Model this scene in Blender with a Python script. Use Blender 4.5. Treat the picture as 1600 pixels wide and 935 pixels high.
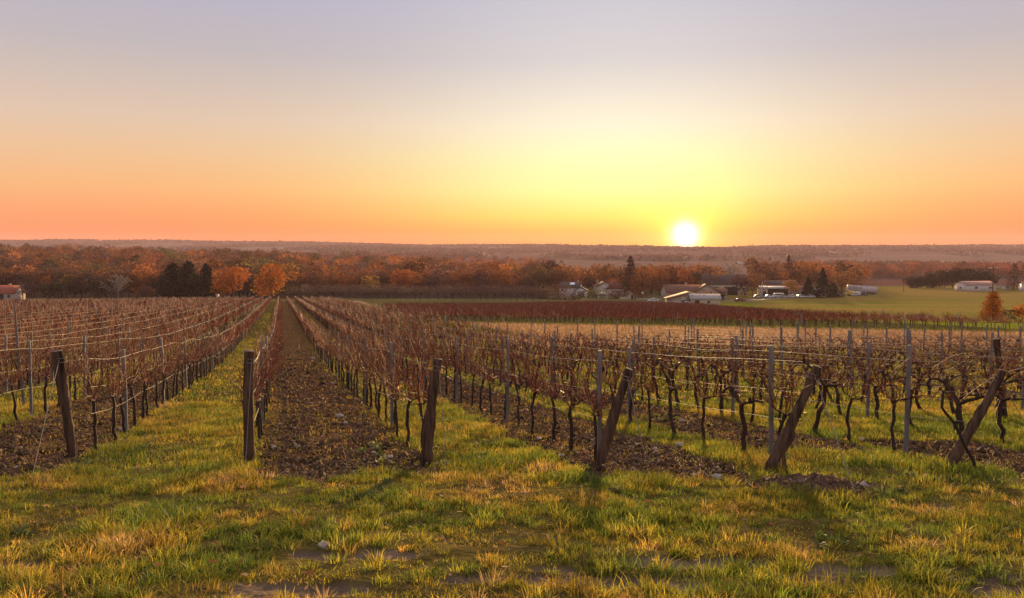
import bpy, math, random
import numpy as np
from mathutils import Vector, Matrix, Euler

R = math.radians
for o in list(bpy.data.objects):
    bpy.data.objects.remove(o)
SC = bpy.context.scene
COL = SC.collection
rng = np.random.default_rng(11)
random.seed(5)

# ------------------------------------------------------------------ camera, world, sun, exposure
F, IW, IH, HOR = 1300.0, 1600.0, 935.0, 390.0
PITCH = math.atan((IH / 2 - HOR) / F)
cam = bpy.data.cameras.new('camera')
cam.sensor_width = 36.0
cam.lens = F / IW * 36.0
cam.clip_start, cam.clip_end = 0.1, 20000
cam_o = bpy.data.objects.new('camera', cam)
cam_o.rotation_euler = (math.pi / 2 - PITCH, 0, 0)
COL.objects.link(cam_o)
SC.camera = cam_o

SUN_AZ = math.atan((1070 - 800) / F)
DISC_EL = math.atan((390 - 368) / F) * math.cos(SUN_AZ)
SUN_EL = R(7.5)
sun = bpy.data.lights.new('sun', 'SUN')
sun.energy = 5.0
sun.angle = R(3.6)
sun.color = (1.0, 0.66, 0.30)
sun_o = bpy.data.objects.new('sun', sun)
sd = Vector((math.sin(SUN_AZ) * math.cos(SUN_EL), math.cos(SUN_AZ) * math.cos(SUN_EL), math.sin(SUN_EL)))
sun_o.rotation_euler = (-sd).to_track_quat('-Z', 'Y').to_euler()
sun_o.location = (60, 300, 40)
COL.objects.link(sun_o)

SC.view_settings.view_transform = 'Standard'
SC.view_settings.look = 'None'
SC.view_settings.gamma = 1.0
SC.view_settings.exposure = 1.1
SC.view_settings.use_curve_mapping = False
SC.cycles.use_denoising = True
SC.cycles.max_bounces = 5
SC.cycles.diffuse_bounces = 2
SC.cycles.glossy_bounces = 2
SC.cycles.transmission_bounces = 3
SC.cycles.volume_bounces = 1
SC.cycles.sample_clamp_indirect = 4.0
SC.cycles.use_adaptive_sampling = True
SC.cycles.adaptive_threshold = 0.02


def lin(c):
    return tuple(((v / 255.0) / 12.92 if v / 255.0 <= 0.04045 else ((v / 255.0 + 0.055) / 1.055) ** 2.4) for v in c)


def build_world():
    w = bpy.data.worlds.new('World')
    SC.world = w
    w.use_nodes = True
    nt = w.node_tree
    N, L = nt.nodes, nt.links
    N.clear()

    def math_(op, a, b=None, c=None):
        n = N.new('ShaderNodeMath')
        n.operation = op
        for i, v in enumerate((a, b, c)):
            if v is None:
                continue
            if isinstance(v, (int, float)):
                n.inputs[i].default_value = v
            else:
                L.new(v, n.inputs[i])
        return n.outputs[0]

    def vec(op, a, b):
        n = N.new('ShaderNodeVectorMath')
        n.operation = op
        for i, v in enumerate((a, b)):
            if v is None:
                continue
            if isinstance(v, tuple):
                n.inputs[i].default_value = v
            else:
                L.new(v, n.inputs[i])
        return n

    def ramp(fac, stops):
        n = N.new('ShaderNodeValToRGB')
        e = n.color_ramp.elements
        e[0].position, e[1].position = stops[0][0], stops[-1][0]
        for p, c in stops[1:-1]:
            e.new(p)
        for el, (p, c) in zip(sorted(e, key=lambda q: q.position), stops):
            el.color = (*lin(c), 1)
        L.new(fac, n.inputs[0])
        return n.outputs[0]

    def mix(t, fac, a, b):
        n = N.new('ShaderNodeMix')
        n.data_type = 'RGBA'
        n.blend_type = t
        n.clamp_result = False
        for sock, v in ((n.inputs[0], fac), (n.inputs[6], a), (n.inputs[7], b)):
            if isinstance(v, (int, float)):
                sock.default_value = v
            elif isinstance(v, tuple):
                sock.default_value = v
            else:
                L.new(v, sock)
        return n.outputs[2]

    tc = N.new('ShaderNodeTexCoord')
    d = vec('NORMALIZE', tc.outputs['Generated'], None).outputs[0]
    sep = N.new('ShaderNodeSeparateXYZ')
    L.new(d, sep.inputs[0])
    # elevation in units of 60 degrees
    el = math_('DIVIDE', math_('ARCSINE', sep.outputs['Z']), R(60))

    def e_(y):
        return max(0.0, math.degrees(math.atan((HOR - y) / F)) / 60)
    far = ramp(el, [(0.0, (252, 114, 44)), (e_(365), (252, 131, 56)), (e_(330), (250, 160, 92)), (e_(300), (248, 180, 112)), (e_(250), (238, 192, 144)), (e_(200), (224, 196, 170)),
                    (e_(100), (192, 183, 184)), (e_(5), (180, 176, 197)), (0.55, (190, 184, 194)), (1.0, (196, 192, 206))])
    near = ramp(el, [(0.0, (255, 150, 40)), (e_(365), (255, 174, 50)), (e_(338), (255, 228, 100)), (e_(300), (255, 255, 162)), (e_(250), (255, 254, 190)), (e_(200), (254, 242, 213)),
                     (e_(150), (236, 226, 212)), (e_(100), (216, 210, 209)), (e_(5), (202, 199, 210)), (0.55, (194, 188, 196)), (1.0, (198, 194, 206))])
    hv = vec('NORMALIZE', vec('MULTIPLY', d, (1, 1, 0)).outputs[0], None).outputs[0]
    GLOW_AZ = math.atan((950 - 800) / F)
    hd = vec('DOT_PRODUCT', hv, (math.sin(GLOW_AZ), math.cos(GLOW_AZ), 0)).outputs['Value']
    f = math_('EXPONENT', math_('MULTIPLY', math_('SUBTRACT', 1.0, hd), -31.0))
    base = mix('MIX', f, far, near)
    # unseen sky opposite the sunset: pale pinkish grey, brightened to lift the foreground
    back = math_('MULTIPLY_ADD', hd, -0.5, 0.5)
    back = math_('MULTIPLY', back, 0.75)
    base = mix('MIX', back, base, (*lin((212, 200, 208)), 1))
    # halo and disc of the low sun
    sdv = (math.sin(SUN_AZ) * math.cos(DISC_EL), math.cos(SUN_AZ) * math.cos(DISC_EL), math.sin(DISC_EL))
    dt = vec('DOT_PRODUCT', d, sdv).outputs['Value']
    om = math_('SUBTRACT', 1.0, dt)
    h1 = math_('EXPONENT', math_('MULTIPLY', om, -520.0))
    h2 = math_('EXPONENT', math_('MULTIPLY', om, -2600.0))
    h3 = math_('EXPONENT', math_('MULTIPLY', om, -11500.0))
    col = mix('ADD', h1, base, (0.32, 0.28, 0.01, 1))
    col = mix('ADD', h2, col, (0.6, 0.42, 0.04, 1))
    col = mix('ADD', h3, col, (3.0, 2.6, 2.2, 1))
    sky = N.new('ShaderNodeTexSky')
    sky.sky_type = 'NISHITA'
    sky.sun_disc = False
    sky.sun_elevation = SUN_EL
    sky.sun_rotation = SUN_AZ
    col = mix('ADD', 0.002, col, sky.outputs[0])
    bg = N.new('ShaderNodeBackground')
    bg.inputs['Strength'].default_value = 0.467
    L.new(col, bg.inputs[0])
    out = N.new('ShaderNodeOutputWorld')
    L.new(bg.outputs[0], out.inputs[0])


build_world()


# ------------------------------------------------------------------ small helpers
def h2(ix, iy, seed):
    n = (ix.astype(np.int64) * 374761393 + iy.astype(np.int64) * 668265263 + seed * 974711) & 0x7fffffff
    n = ((n ^ (n >> 13)) * 1274126177) & 0x7fffffff
    n = ((n ^ (n >> 16)) * 60493) & 0x7fffffff
    return (n & 0xffff) / 65535.0


def vnoise(x, y, seed=0):
    x, y = np.asarray(x, float), np.asarray(y, float)
    ix, iy = np.floor(x), np.floor(y)
    fx, fy = x - ix, y - iy
    fx, fy = fx * fx * (3 - 2 * fx), fy * fy * (3 - 2 * fy)
    a, b, c, d = h2(ix, iy, seed), h2(ix + 1, iy, seed), h2(ix, iy + 1, seed), h2(ix + 1, iy + 1, seed)
    return (a * (1 - fx) + b * fx) * (1 - fy) + (c * (1 - fx) + d * fx) * fy


def fbm(x, y, seed=0, oct=3):
    s, a, t = 0, 1.0, 0
    for i in range(oct):
        s = s + a * vnoise(np.asarray(x) * 2 ** i, np.asarray(y) * 2 ** i, seed + 17 * i)
        t += a
        a *= 0.5
    return s / t


def sstep(a, b, x):
    t = np.clip((np.asarray(x, float) - a) / (b - a), 0, 1)
    return t * t * (3 - 2 * t)


# ------------------------------------------------------------------ terrain
TD = np.array([32, 60, 93, 130, 160, 200, 250, 300, 340, 390, 460, 600, 800, 1200, 1800, 2600, 3300, 4200, 5000], float)
TX = [-100, 440, 800, 1200, 1600]
TY = [
    [585, 533, 505, 490, 483, 477, 471, 469, 466.5, 461, 453, 430, 410, 401, 397, 391, 384, 375.5, 380],
    [585, 533, 505, 490, 482, 476, 471, 469, 466.5, 461, 454, 440, 420, 409, 402, 394, 388, 382, 386],
    [585, 533, 505, 491, 486, 482, 477, 473, 467, 460, 453, 443, 432, 418, 405, 395, 389, 388.5, 391],
    [585, 533, 505, 495, 490, 486.5, 482, 478, 472, 461, 454, 446, 437, 422, 406, 393, 389.5, 391, 394],
    [585, 533, 505, 496, 491, 487, 482, 478, 473, 463, 455, 445, 436, 424, 410, 392, 388, 391, 394],
]
NEAR_S, NEAR_H = 0.0885, 1.97
_dd = np.concatenate([np.linspace(-60, 32, 93)[:-1], np.geomspace(32, 5000, 900)])


def _hermite(xk, yk, x):
    lx = np.log(xk)
    m = np.gradient(yk, lx)
    q = np.log(np.clip(x, xk[0], xk[-1]))
    i = np.clip(np.searchsorted(lx, q) - 1, 0, len(xk) - 2)
    h = lx[i + 1] - lx[i]
    t = (q - lx[i]) / h
    return (2 * t ** 3 - 3 * t ** 2 + 1) * yk[i] + (t ** 3 - 2 * t ** 2 + t) * h * m[i] + (-2 * t ** 3 + 3 * t ** 2) * yk[i + 1] + (t ** 3 - t ** 2) * h * m[i + 1]


_cols = []
for row in TY:
    yk = np.array(row, float)
    z = -(_hermite(TD, yk, _dd) - HOR) / F * _dd
    plane = -NEAR_H - NEAR_S * _dd
    w = sstep(20, 46, _dd)
    _cols.append(plane * (1 - w) + np.where(_dd < 32, plane, z) * w)
_cols = np.array(_cols)
_ta = (np.array(TX, float) - 800) / F


def height(x, y):
    x, y = np.asarray(x, float), np.asarray(y, float)
    a = np.clip(x / np.maximum(y, 6), _ta[0], _ta[-1])
    zs = np.array([np.interp(y, _dd, c) for c in _cols])
    i = np.clip(np.searchsorted(_ta, a) - 1, 0, len(_ta) - 2)
    t = (a - _ta[i]) / (_ta[i + 1] - _ta[i])
    t = t * t * (3 - 2 * t)
    z0 = np.take_along_axis(zs, i[None], 0)[0]
    z1 = np.take_along_axis(zs, i[None] + 1, 0)[0]
    z = z0 * (1 - t) + z1 * t
    z = z + (fbm(x / 2.3, y / 2.3, 5) - 0.5) * 0.10 * sstep(80, 20, y)
    z = z + 0.14 * np.exp(-(((x - 3.6) / 0.55) ** 2 + ((y - 9.75) / 0.35) ** 2))
    z = z + (fbm(x / 160, y / 160, 8) - 0.5) * 8 * sstep(900, 2200, y) + (fbm(x / 700, y / 900, 18, 2) - 0.5) * 34 * sstep(1800, 3200, y)
    return z


def hz(x, y):
    return float(height(np.array([x]), np.array([y]))[0])


def pix(x, d):
    """Ground point in the photo's column x at depth d."""
    L = (x - 800) / F * d
    return Vector((L, d, hz(L, d)))


def pixg(x, y):
    """Ground point seen at photo pixel (x, y)."""
    dv = Vector((x - 800, F * math.cos(PITCH) + (IH / 2 - y) * math.sin(PITCH), -F * math.sin(PITCH) + (IH / 2 - y) * math.cos(PITCH)))
    dv /= dv.y
    lo = 3.0
    d = lo
    while d < 5000:
        if dv.z * d < hz(dv.x * d, d):
            break
        lo = d
        d *= 1.03
    hi = d
    for _ in range(30):
        m = (lo + hi) / 2
        if dv.z * m < hz(dv.x * m, m):
            hi = m
        else:
            lo = m
    return Vector((dv.x * hi, hi, hz(dv.x * hi, hi)))


# vineyard rows
ROW_T = -0.279                       # lateral drift per metre of depth
ROW_ANG = math.atan(0.279)           # rotation of the rows about z
ROW_SP = 2.43
LANE0 = -1.2
NEAR_END = {1: 12.1, 2: 11.6, 3: 11.6, 4: 11.2, 5: 10.9, 6: 11.0}


def row_u(x, y):
    return x + 0.279 * (np.asarray(y) - 11.6)


def row_x(k, y):
    return LANE0 + ROW_SP * (k - 3) - 0.279 * (y - 11.6)


def tilled(x, y):
    """1 where the lane is worked soil: every second lane, with the lanes by the right-hand end posts as in the photo."""
    x, y = np.asarray(x, float), np.asarray(y, float)
    jx = (fbm(x / 0.5, y / 0.5, 3) - 0.5) * 0.5
    q = (row_u(x, y) + jx - LANE0) / ROW_SP + 3
    k = np.floor(q).astype(int)
    fr = q - k
    t = (k % 2 == 0) & (k < 4)
    t |= (k == 4) & (fr < .70)
    t |= (k == 3) & (fr > .80)
    t |= (k == 5) & (fr > .12) & (fr < .88) & (y > 12.4)
    t |= (k == 6) & (y < 13.6) & (fr < .8)
    t |= (k > 8) & (k % 2 == 0) & (fr > .25) & (fr < .75)
    return t, k, fr


def mound(x, y):
    return np.exp(-(((x - 3.7) / 0.85) ** 2 + ((y - 9.75) / 0.36) ** 2))


def row_far(k):
    if k <= 8:
        return 250.0 if k >= -3 else max(205.0, 250.0 + (k + 3) * 2.2)
    return None                       # short rows, see far_edge


def in_short_edge(x, y):
    return y < 53.5 - 0.05 * x


E2 = np.array([1, -0.43]) / math.hypot(1, 0.43)
N2 = np.array([0.43, 1]) / math.hypot(1, 0.43)


def field_edge(y):
    y = np.asarray(y, float)
    return 41 + np.maximum(0, .13 * (y - 105)) + np.maximum(0, .24 * (105 - y))


def block2(x, y):
    x, y = np.asarray(x, float), np.asarray(y, float)
    v = x * N2[0] + y * N2[1]
    v0 = -12 * N2[0] + 100 * N2[1]
    return (v > v0 - 0.3) & (x > -12 - 0.2125 * (y - 100)) & (x < field_edge(y)) & (y < 302)


def hill_field(x, y):
    px = 800 + F * x / np.maximum(y, 1) + (fbm(x / 90, y / 120, 55) - .5) * 130
    d = y * (1 + (fbm(x / 200, y / 300, 56) - .5) * .3)
    a = (d > 690) & (d < 1800) & (px > 850) & (px < 1300)
    a |= (d > 1450) & (d < 2150) & (px >= 1240)
    a |= (d > 2500) & (d < 3500) & (px < 820) & (fbm(x / 260, y / 300, 57) > .5)
    return a & (y > 600)


def zone_colors(x, y):
    """Base colour of the bare ground, by what grows or was worked where."""
    n = len(x)
    c = np.zeros((n, 3))
    soil = np.array([0.096, 0.054, 0.032])
    grass = np.array([0.105, 0.080, 0.026])
    dry = np.array([0.26, 0.165, 0.09])
    till, k, fr = tilled(x, y)
    is_grass = ~till
    edge = np.minimum(fr, 1 - fr) * ROW_SP
    c[:] = soil
    c[is_grass] = grass
    # weedy line under the wires
    fs = (sstep(18, 60, y) * .25)[:, None]
    c[:] = c * (1 - fs * ~is_grass[:, None]) + fs * ~is_grass[:, None] * np.array([.13, .095, .035])
    wl = (edge < 0.28) & ~is_grass
    c[wl] = 0.5 * soil + 0.5 * grass
    end = 10.6 + (fbm(x / 0.8, y / 0.8, 9) - 0.5) * 1.3 - 0.12 * x * (x > 0)
    c[y < end] = (grass * (.55 + .9 * fbm(x / .12, y / .12, 14)[:, None]))[y < end]
    c[mound(x, y) > .3] = soil
    bw = sstep(.12, .5, bare_mask(x, y))[:, None]
    mud = np.array([.15, .105, .07]) * (.6 + .9 * fbm(x / .07, y / .07, 12)[:, None])
    c[:] = c * (1 - bw) + mud * bw
    long_row = row_u(x, y) < LANE0 + ROW_SP * 5.6
    beyond = (~long_row) & (y > 54 - 0.05 * x)
    g2 = fbm(x / 6, y / 6, 21)
    c[beyond] = dry * (0.75 + 0.5 * g2[beyond, None])
    tri = beyond & (row_u(x, y) < 17) & (y > 70)
    c[tri] = (0.13, 0.15, 0.03)
    b2 = block2(x, y)
    c[b2] = (0.10, 0.085, 0.03)
    gf = beyond & ~b2 & (x > field_edge(y) - 1) & (y > 79)
    st = fbm(x / 60 + 3, y / 9, 31)
    hay = np.array([0.235, 0.165, 0.045])
    gr = np.array([0.165, 0.165, 0.028])
    mixf = sstep(0.3, 0.62, st + 0.25 * sstep(220, 100, y) * -1 + 0.05)[:, None]
    c[gf] = (gr * (1 - mixf) + hay * mixf)[gf]
    edgeg = gf & (x < field_edge(y) + 7 + .05 * y) & (y < 330)
    c[edgeg] = (0.17, 0.185, 0.02)
    e1 = np.where(row_u(x, y) < 13, 252, 303)
    mid = (y > e1) & ~gf & ~b2
    c[mid] = (0.15, 0.13, 0.05)
    wood = mid & (y > 340) & (x < 15)
    c[wood] = (0.06, 0.042, 0.03)
    far = y > 560
    n1 = fbm(x / 210, y / 330, 41)
    n2 = fbm(x / 90, y / 140, 47)
    fc = np.where((n1 > 0.50)[:, None], np.array([0.075, 0.045, 0.032]), np.array([0.135, 0.080, 0.058]))
    fc = fc * (0.8 + 0.4 * n2[:, None])
    hf = hill_field(x, y)
    fc[hf] = (np.array([0.155, 0.100, 0.078]) * (.8 + .4 * fbm(x / 60, y / 30, 58)[:, None]))[hf]
    purple = (y > 600) & (y < 840) & (x > 180) & (n2 > 0.30)
    fc[purple] = (0.12, 0.06, 0.05)
    c[far] = fc[far]
    return c


def bare_mask(x, y):
    m = np.zeros(len(x))
    for px, py, rx, ry in BARE:
        m = np.maximum(m, np.exp(-(((x - px) / rx) ** 2 + ((y - py) / ry) ** 2)))
    return m * 1.2 * (0.15 + 1.5 * fbm(x / 0.13, y / 0.09, 77)) * sstep(10.4, 9.6, y)


BARE = []


# ------------------------------------------------------------------ materials
def new_mat(name):
    m = bpy.data.materials.new(name)
    m.use_nodes = True
    nt = m.node_tree
    return m, nt, nt.nodes['Principled BSDF'], nt.nodes['Material Output']


def surface_mat(name, color, rough=0.8, scale=8.0, var=0.35, bump=0.0, bump_scale=30.0, attr=False, spec=0.3, metal=0.0, transl=0.0, stretch=(1, 1, 1), coords='Object'):
    m, nt, b, out = new_mat(name)
    N, L = nt.nodes, nt.links
    tc = N.new('ShaderNodeTexCoord')
    mp = N.new('ShaderNodeMapping')
    mp.inputs['Scale'].default_value = stretch
    L.new(tc.outputs[coords], mp.inputs[0])
    nz = N.new('ShaderNodeTexNoise')
    nz.inputs['Scale'].default_value = scale
    nz.inputs['Detail'].default_value = 6
    L.new(mp.outputs[0], nz.inputs['Vector'])
    mr = N.new('ShaderNodeMapRange')
    mr.inputs[1].default_value, mr.inputs[2].default_value = 0.3, 0.7
    mr.inputs[3].default_value, mr.inputs[4].default_value = 1 - var, 1 + var
    L.new(nz.outputs[0], mr.inputs[0])
    mx = N.new('ShaderNodeMix')
    mx.data_type = 'RGBA'
    mx.blend_type = 'MULTIPLY'
    mx.inputs[0].default_value = 1
    if attr:
        at = N.new('ShaderNodeAttribute')
        at.attribute_name = 'Col'
        L.new(at.outputs['Color'], mx.inputs[6])
    else:
        mx.inputs[6].default_value = (*color, 1)
    cb = N.new('ShaderNodeCombineXYZ')
    for i in range(3):
        L.new(mr.outputs[0], cb.inputs[i])
    L.new(cb.outputs[0], mx.inputs[7])
    L.new(mx.outputs[2], b.inputs['Base Color'])
    b.inputs['Roughness'].default_value = rough
    b.inputs['Specular IOR Level'].default_value = spec
    b.inputs['Metallic'].default_value = metal
    if bump:
        n2 = N.new('ShaderNodeTexNoise')
        n2.inputs['Scale'].default_value = bump_scale
        n2.inputs['Detail'].default_value = 5
        L.new(mp.outputs[0], n2.inputs['Vector'])
        bp = N.new('ShaderNodeBump')
        bp.inputs['Strength'].default_value = 1.0
        bp.inputs['Distance'].default_value = bump
        L.new(n2.outputs[0], bp.inputs['Height'])
        L.new(bp.outputs[0], b.inputs['Normal'])
    if transl:
        tr = N.new('ShaderNodeBsdfTranslucent')
        L.new(mx.outputs[2], tr.inputs[0])
        ms = N.new('ShaderNodeMixShader')
        ms.inputs[0].default_value = transl
        L.new(b.outputs[0], ms.inputs[1])
        L.new(tr.outputs[0], ms.inputs[2])
        L.new(ms.outputs[0], out.inputs['Surface'])
    return m


M = {}
M['ground'] = surface_mat('ground', None, 1.0, 1.7, 0.35, 0.05, 9.0, attr=True, spec=0.0)
M['grass'] = surface_mat('grass_blade', None, 0.6, 3.0, 0.15, attr=True, spec=0.25, transl=0.55)
M['leaf'] = surface_mat('leaf', None, 0.7, 0.7, 0.25, attr=True, spec=0.04, transl=0.38)
M['needle'] = surface_mat('needle', None, 0.75, 1.0, 0.25, attr=True, spec=0.04, transl=0.12)
M['bark'] = surface_mat('bark', (0.055, 0.038, 0.028), 0.9, 14, 0.4, 0.01, 60, spec=0.15)
M['vine_bark'] = surface_mat('vine_bark', (0.045, 0.027, 0.019), 0.85, 26, 0.5, 0.006, 90, spec=0.25)
M['cane'] = surface_mat('cane', None, 0.7, 6, 0.25, attr=True, spec=0.18)
M['post'] = surface_mat('weathered_post', (0.165, 0.15, 0.138), 0.8, 9, 0.35, 0.004, 40, spec=0.25, stretch=(1, 1, 0.25))
M['log'] = surface_mat('log', (0.090, 0.056, 0.037), 0.9, 16, 0.75, 0.035, 34, spec=0.12, stretch=(1, 1, 0.10))
M['log_end'] = surface_mat('log_end', (0.20, 0.13, 0.085), 0.85, 30, 0.3)
M['wire'] = surface_mat('wire', (0.24, 0.195, 0.17), 0.65, 5, 0.2, metal=0.15, spec=0.25)
M['clod'] = surface_mat('soil_clod', None, 0.95, 12, 0.35, attr=True, spec=0.1)
M['stone'] = surface_mat('stone', (0.36, 0.32, 0.28), 0.85, 14, 0.25, 0.01, 40)
M['plaster'] = surface_mat('plaster', (0.42, 0.36, 0.30), 0.9, 0.9, 0.15)
M['beige'] = surface_mat('beige_wall', (0.46, 0.38, 0.28), 0.9, 0.8, 0.2)
M['stonewall'] = surface_mat('stone_wall', (0.33, 0.26, 0.20), 0.9, 2.5, 0.35)
M['white'] = surface_mat('white_paint', (0.52, 0.48, 0.46), 0.45, 1.5, 0.1)
M['tile'] = surface_mat('roof_tile', (0.17, 0.085, 0.055), 0.9, 2.0, 0.35, stretch=(1, 4, 1))
M['redtile'] = surface_mat('red_tile', (0.30, 0.085, 0.055), 0.9, 1.5, 0.3, stretch=(1, 4, 1))
M['darkred'] = surface_mat('dark_red_tile', (0.14, 0.04, 0.03), 0.9, 1.5, 0.3, stretch=(1, 4, 1))
M['pinktile'] = surface_mat('pale_tile', (0.36, 0.22, 0.18), 0.9, 1.5, 0.25, stretch=(4, 1, 1))
M['darkroof'] = surface_mat('dark_roof', (0.075, 0.052, 0.045), 0.85, 1.5, 0.3)
M['tin'] = surface_mat('pale_sheet_roof', (0.36, 0.33, 0.32), 0.5, 1.2, 0.2, stretch=(6, 1, 1))
M['dark'] = surface_mat('dark_door_bay_shade', (0.022, 0.017, 0.014), 0.8, 3, 0.2)  # near-black colour painted in for shade inside open bays, also for dark doors
M['glass'] = surface_mat('dark_glass', (0.05, 0.055, 0.06), 0.12, 3, 0.1, spec=0.6)
M['skylight'] = surface_mat('skylight_glass', (0.7, 0.72, 0.75), 0.05, 3, 0.05, metal=0.8)
M['tyre'] = surface_mat('tyre', (0.02, 0.02, 0.02), 0.8, 5, 0.2)
M['carred'] = surface_mat('red_car_paint', (0.20, 0.03, 0.025), 0.3, 2, 0.05, spec=0.5)
M['carwhite'] = surface_mat('white_car_paint', (0.55, 0.55, 0.56), 0.35, 2, 0.05, spec=0.5)
M['cardark'] = surface_mat('dark_car_paint', (0.05, 0.05, 0.055), 0.35, 2, 0.05, spec=0.5)
M['cargrey'] = surface_mat('grey_car_paint', (0.32, 0.33, 0.34), 0.35, 2, 0.05, spec=0.5)
M['caryellow'] = surface_mat('yellow_paint', (0.60, 0.36, 0.06), 0.4, 2, 0.05, spec=0.5)
M['trailer'] = surface_mat('trailer_side', (0.52, 0.47, 0.50), 0.5, 1.0, 0.12)
M['ink'] = surface_mat('dark_lettering', (0.08, 0.06, 0.09), 0.6, 2, 0.1)
M['road'] = surface_mat('track', (0.27, 0.21, 0.16), 0.95, 0.8, 0.2)
M['lamp_glass'] = surface_mat('headlamp_glass', (0.7, 0.7, 0.65), 0.2, 2, 0.05, spec=0.6)


# ------------------------------------------------------------------ mesh building
def build(name, V, faces, mat, col=None, parent=None, smooth=False, mesh_only=False):
    """One mesh from numpy arrays; faces: an (m,k) array or a list of them."""
    if not isinstance(faces, list):
        faces = [faces]
    faces = [np.asarray(f, np.int32) for f in faces if len(f)]
    me = bpy.data.meshes.new(name)
    V = np.asarray(V, np.float32)
    me.vertices.add(len(V))
    me.vertices.foreach_set('co', V.ravel())
    nl = sum(f.size for f in faces)
    npol = sum(len(f) for f in faces)
    me.loops.add(nl)
    me.polygons.add(npol)
    me.loops.foreach_set('vertex_index', np.concatenate([f.ravel() for f in faces]))
    tot = np.concatenate([np.full(len(f), f.shape[1], np.int32) for f in faces])
    start = np.concatenate([[0], np.cumsum(tot)[:-1]]).astype(np.int32)
    me.polygons.foreach_set('loop_start', start)
    me.polygons.foreach_set('loop_total', tot)
    if smooth:
        me.polygons.foreach_set('use_smooth', np.ones(npol, bool))
    me.update(calc_edges=True)
    if col is not None:
        a = me.attributes.new('Col', 'FLOAT_COLOR', 'POINT')
        c = np.ones((len(V), 4), np.float32)
        c[:, :3] = col
        a.data.foreach_set('color', c.ravel())
    me.materials.append(mat)
    if mesh_only:
        return me
    return link(name, me, parent)


def link(name, me, parent=None):
    o = bpy.data.objects.new(name, me)
    COL.objects.link(o)
    if parent is not None:
        o.parent = parent
    return o


def tag(o, label=None, cat=None, group=None, kind=None):
    if label:
        o['label'] = label
    if cat:
        o['category'] = cat
    if group:
        o['group'] = group
    if kind:
        o['kind'] = kind
    return o


def empty(name, loc, rz=0.0, label=None, cat=None, group=None):
    o = bpy.data.objects.new(name, None)
    o.empty_display_size = 0.2
    o.location = loc
    o.rotation_euler = (0, 0, rz)
    COL.objects.link(o)
    return tag(o, label, cat, group)


def children_of(o):
    return [c for c in bpy.data.objects if c.parent == o]


class MB:
    """Collects simple solids into one mesh."""
    def __init__(s):
        s.v, s.f = [], {}
        s.n = 0

    def add(s, V, faces):
        for f in faces:
            s.f.setdefault(len(f), []).append([i + s.n for i in f])
        s.v.append(np.asarray(V, float))
        s.n += len(V)
        return s

    def box(s, lo, hi, taper=1.0):
        (a, b, c), (d, e, f) = lo, hi
        mx, my = (a + d) / 2, (b + e) / 2
        V = [(a, b, c), (d, b, c), (d, e, c), (a, e, c)] + [(mx + (x - mx) * taper, my + (y - my) * taper, f) for x, y in ((a, b), (d, b), (d, e), (a, e))]
        return s.add(V, [(0, 3, 2, 1), (4, 5, 6, 7), (0, 1, 5, 4), (1, 2, 6, 5), (2, 3, 7, 6), (3, 0, 4, 7)])

    def prism(s, prof, axis, lo, hi):
        """prof: 2-D outline (counter-clockwise) pushed along an axis."""
        n = len(prof)
        mk = {'x': lambda t, p: (t, p[0], p[1]), 'y': lambda t, p: (p[0], t, p[1]), 'z': lambda t, p: (p[0], p[1], t)}[axis]
        V = [mk(lo, p) for p in prof] + [mk(hi, p) for p in prof]
        fs = [tuple(range(n - 1, -1, -1)), tuple(range(n, 2 * n))] + [(i, (i + 1) % n, n + (i + 1) % n, n + i) for i in range(n)]
        return s.add(V, fs)

    def tube(s, pts, rad, sides=8, cap=True):
        V, Fq = tubes(np.array([pts], float), np.array([rad], float), sides)
        fs = [tuple(f) for f in Fq]
        if cap:
            fs += [tuple(range(sides - 1, -1, -1)), tuple(range(len(V) - sides, len(V)))]
        return s.add(V, fs)

    def disc(s, c, axis, r, th, sides=14):
        c = np.array(c, float)
        d = {'x': np.array([1, 0, 0.]), 'y': np.array([0, 1, 0.]), 'z': np.array([0, 0, 1.])}[axis]
        return s.tube([c - d * th / 2, c + d * th / 2], [r, r], sides)

    def obj(s, name, mat, parent=None, smooth=False):
        return build(name, np.concatenate(s.v), [np.array(v) for v in s.f.values()], mat, None, parent, smooth)


def tubes(P, Rr, sides):
    """P (T,n,3) paths with radii Rr (T,n) -> verts, quads."""
    T, n, _ = P.shape
    t = np.gradient(P, axis=1)
    t /= np.linalg.norm(t, axis=2, keepdims=True) + 1e-9
    ref = np.where(np.abs(t[..., 2:3]) > 0.8, np.array([1.0, 0, 0]), np.array([0, 0, 1.0]))
    # one reference per path so that the tube does not twist
    ref = np.repeat(ref[:, n // 2:n // 2 + 1], n, axis=1)
    a = np.cross(t, ref)
    a /= np.linalg.norm(a, axis=2, keepdims=True) + 1e-9
    b = np.cross(t, a)
    ang = np.arange(sides) * 2 * np.pi / sides
    V = P[:, :, None, :] + Rr[:, :, None, None] * (np.cos(ang)[None, None, :, None] * a[:, :, None, :] + np.sin(ang)[None, None, :, None] * b[:, :, None, :])
    V = V.reshape(-1, 3)
    i = np.arange(T)[:, None, None] * n * sides + np.arange(n - 1)[None, :, None] * sides
    s0 = np.arange(sides)[None, None, :]
    s1 = (s0 + 1) % sides
    q = np.stack([i + s0, i + s0 + sides, i + s1 + sides, i + s1], -1).reshape(-1, 4)
    return V, q


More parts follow.
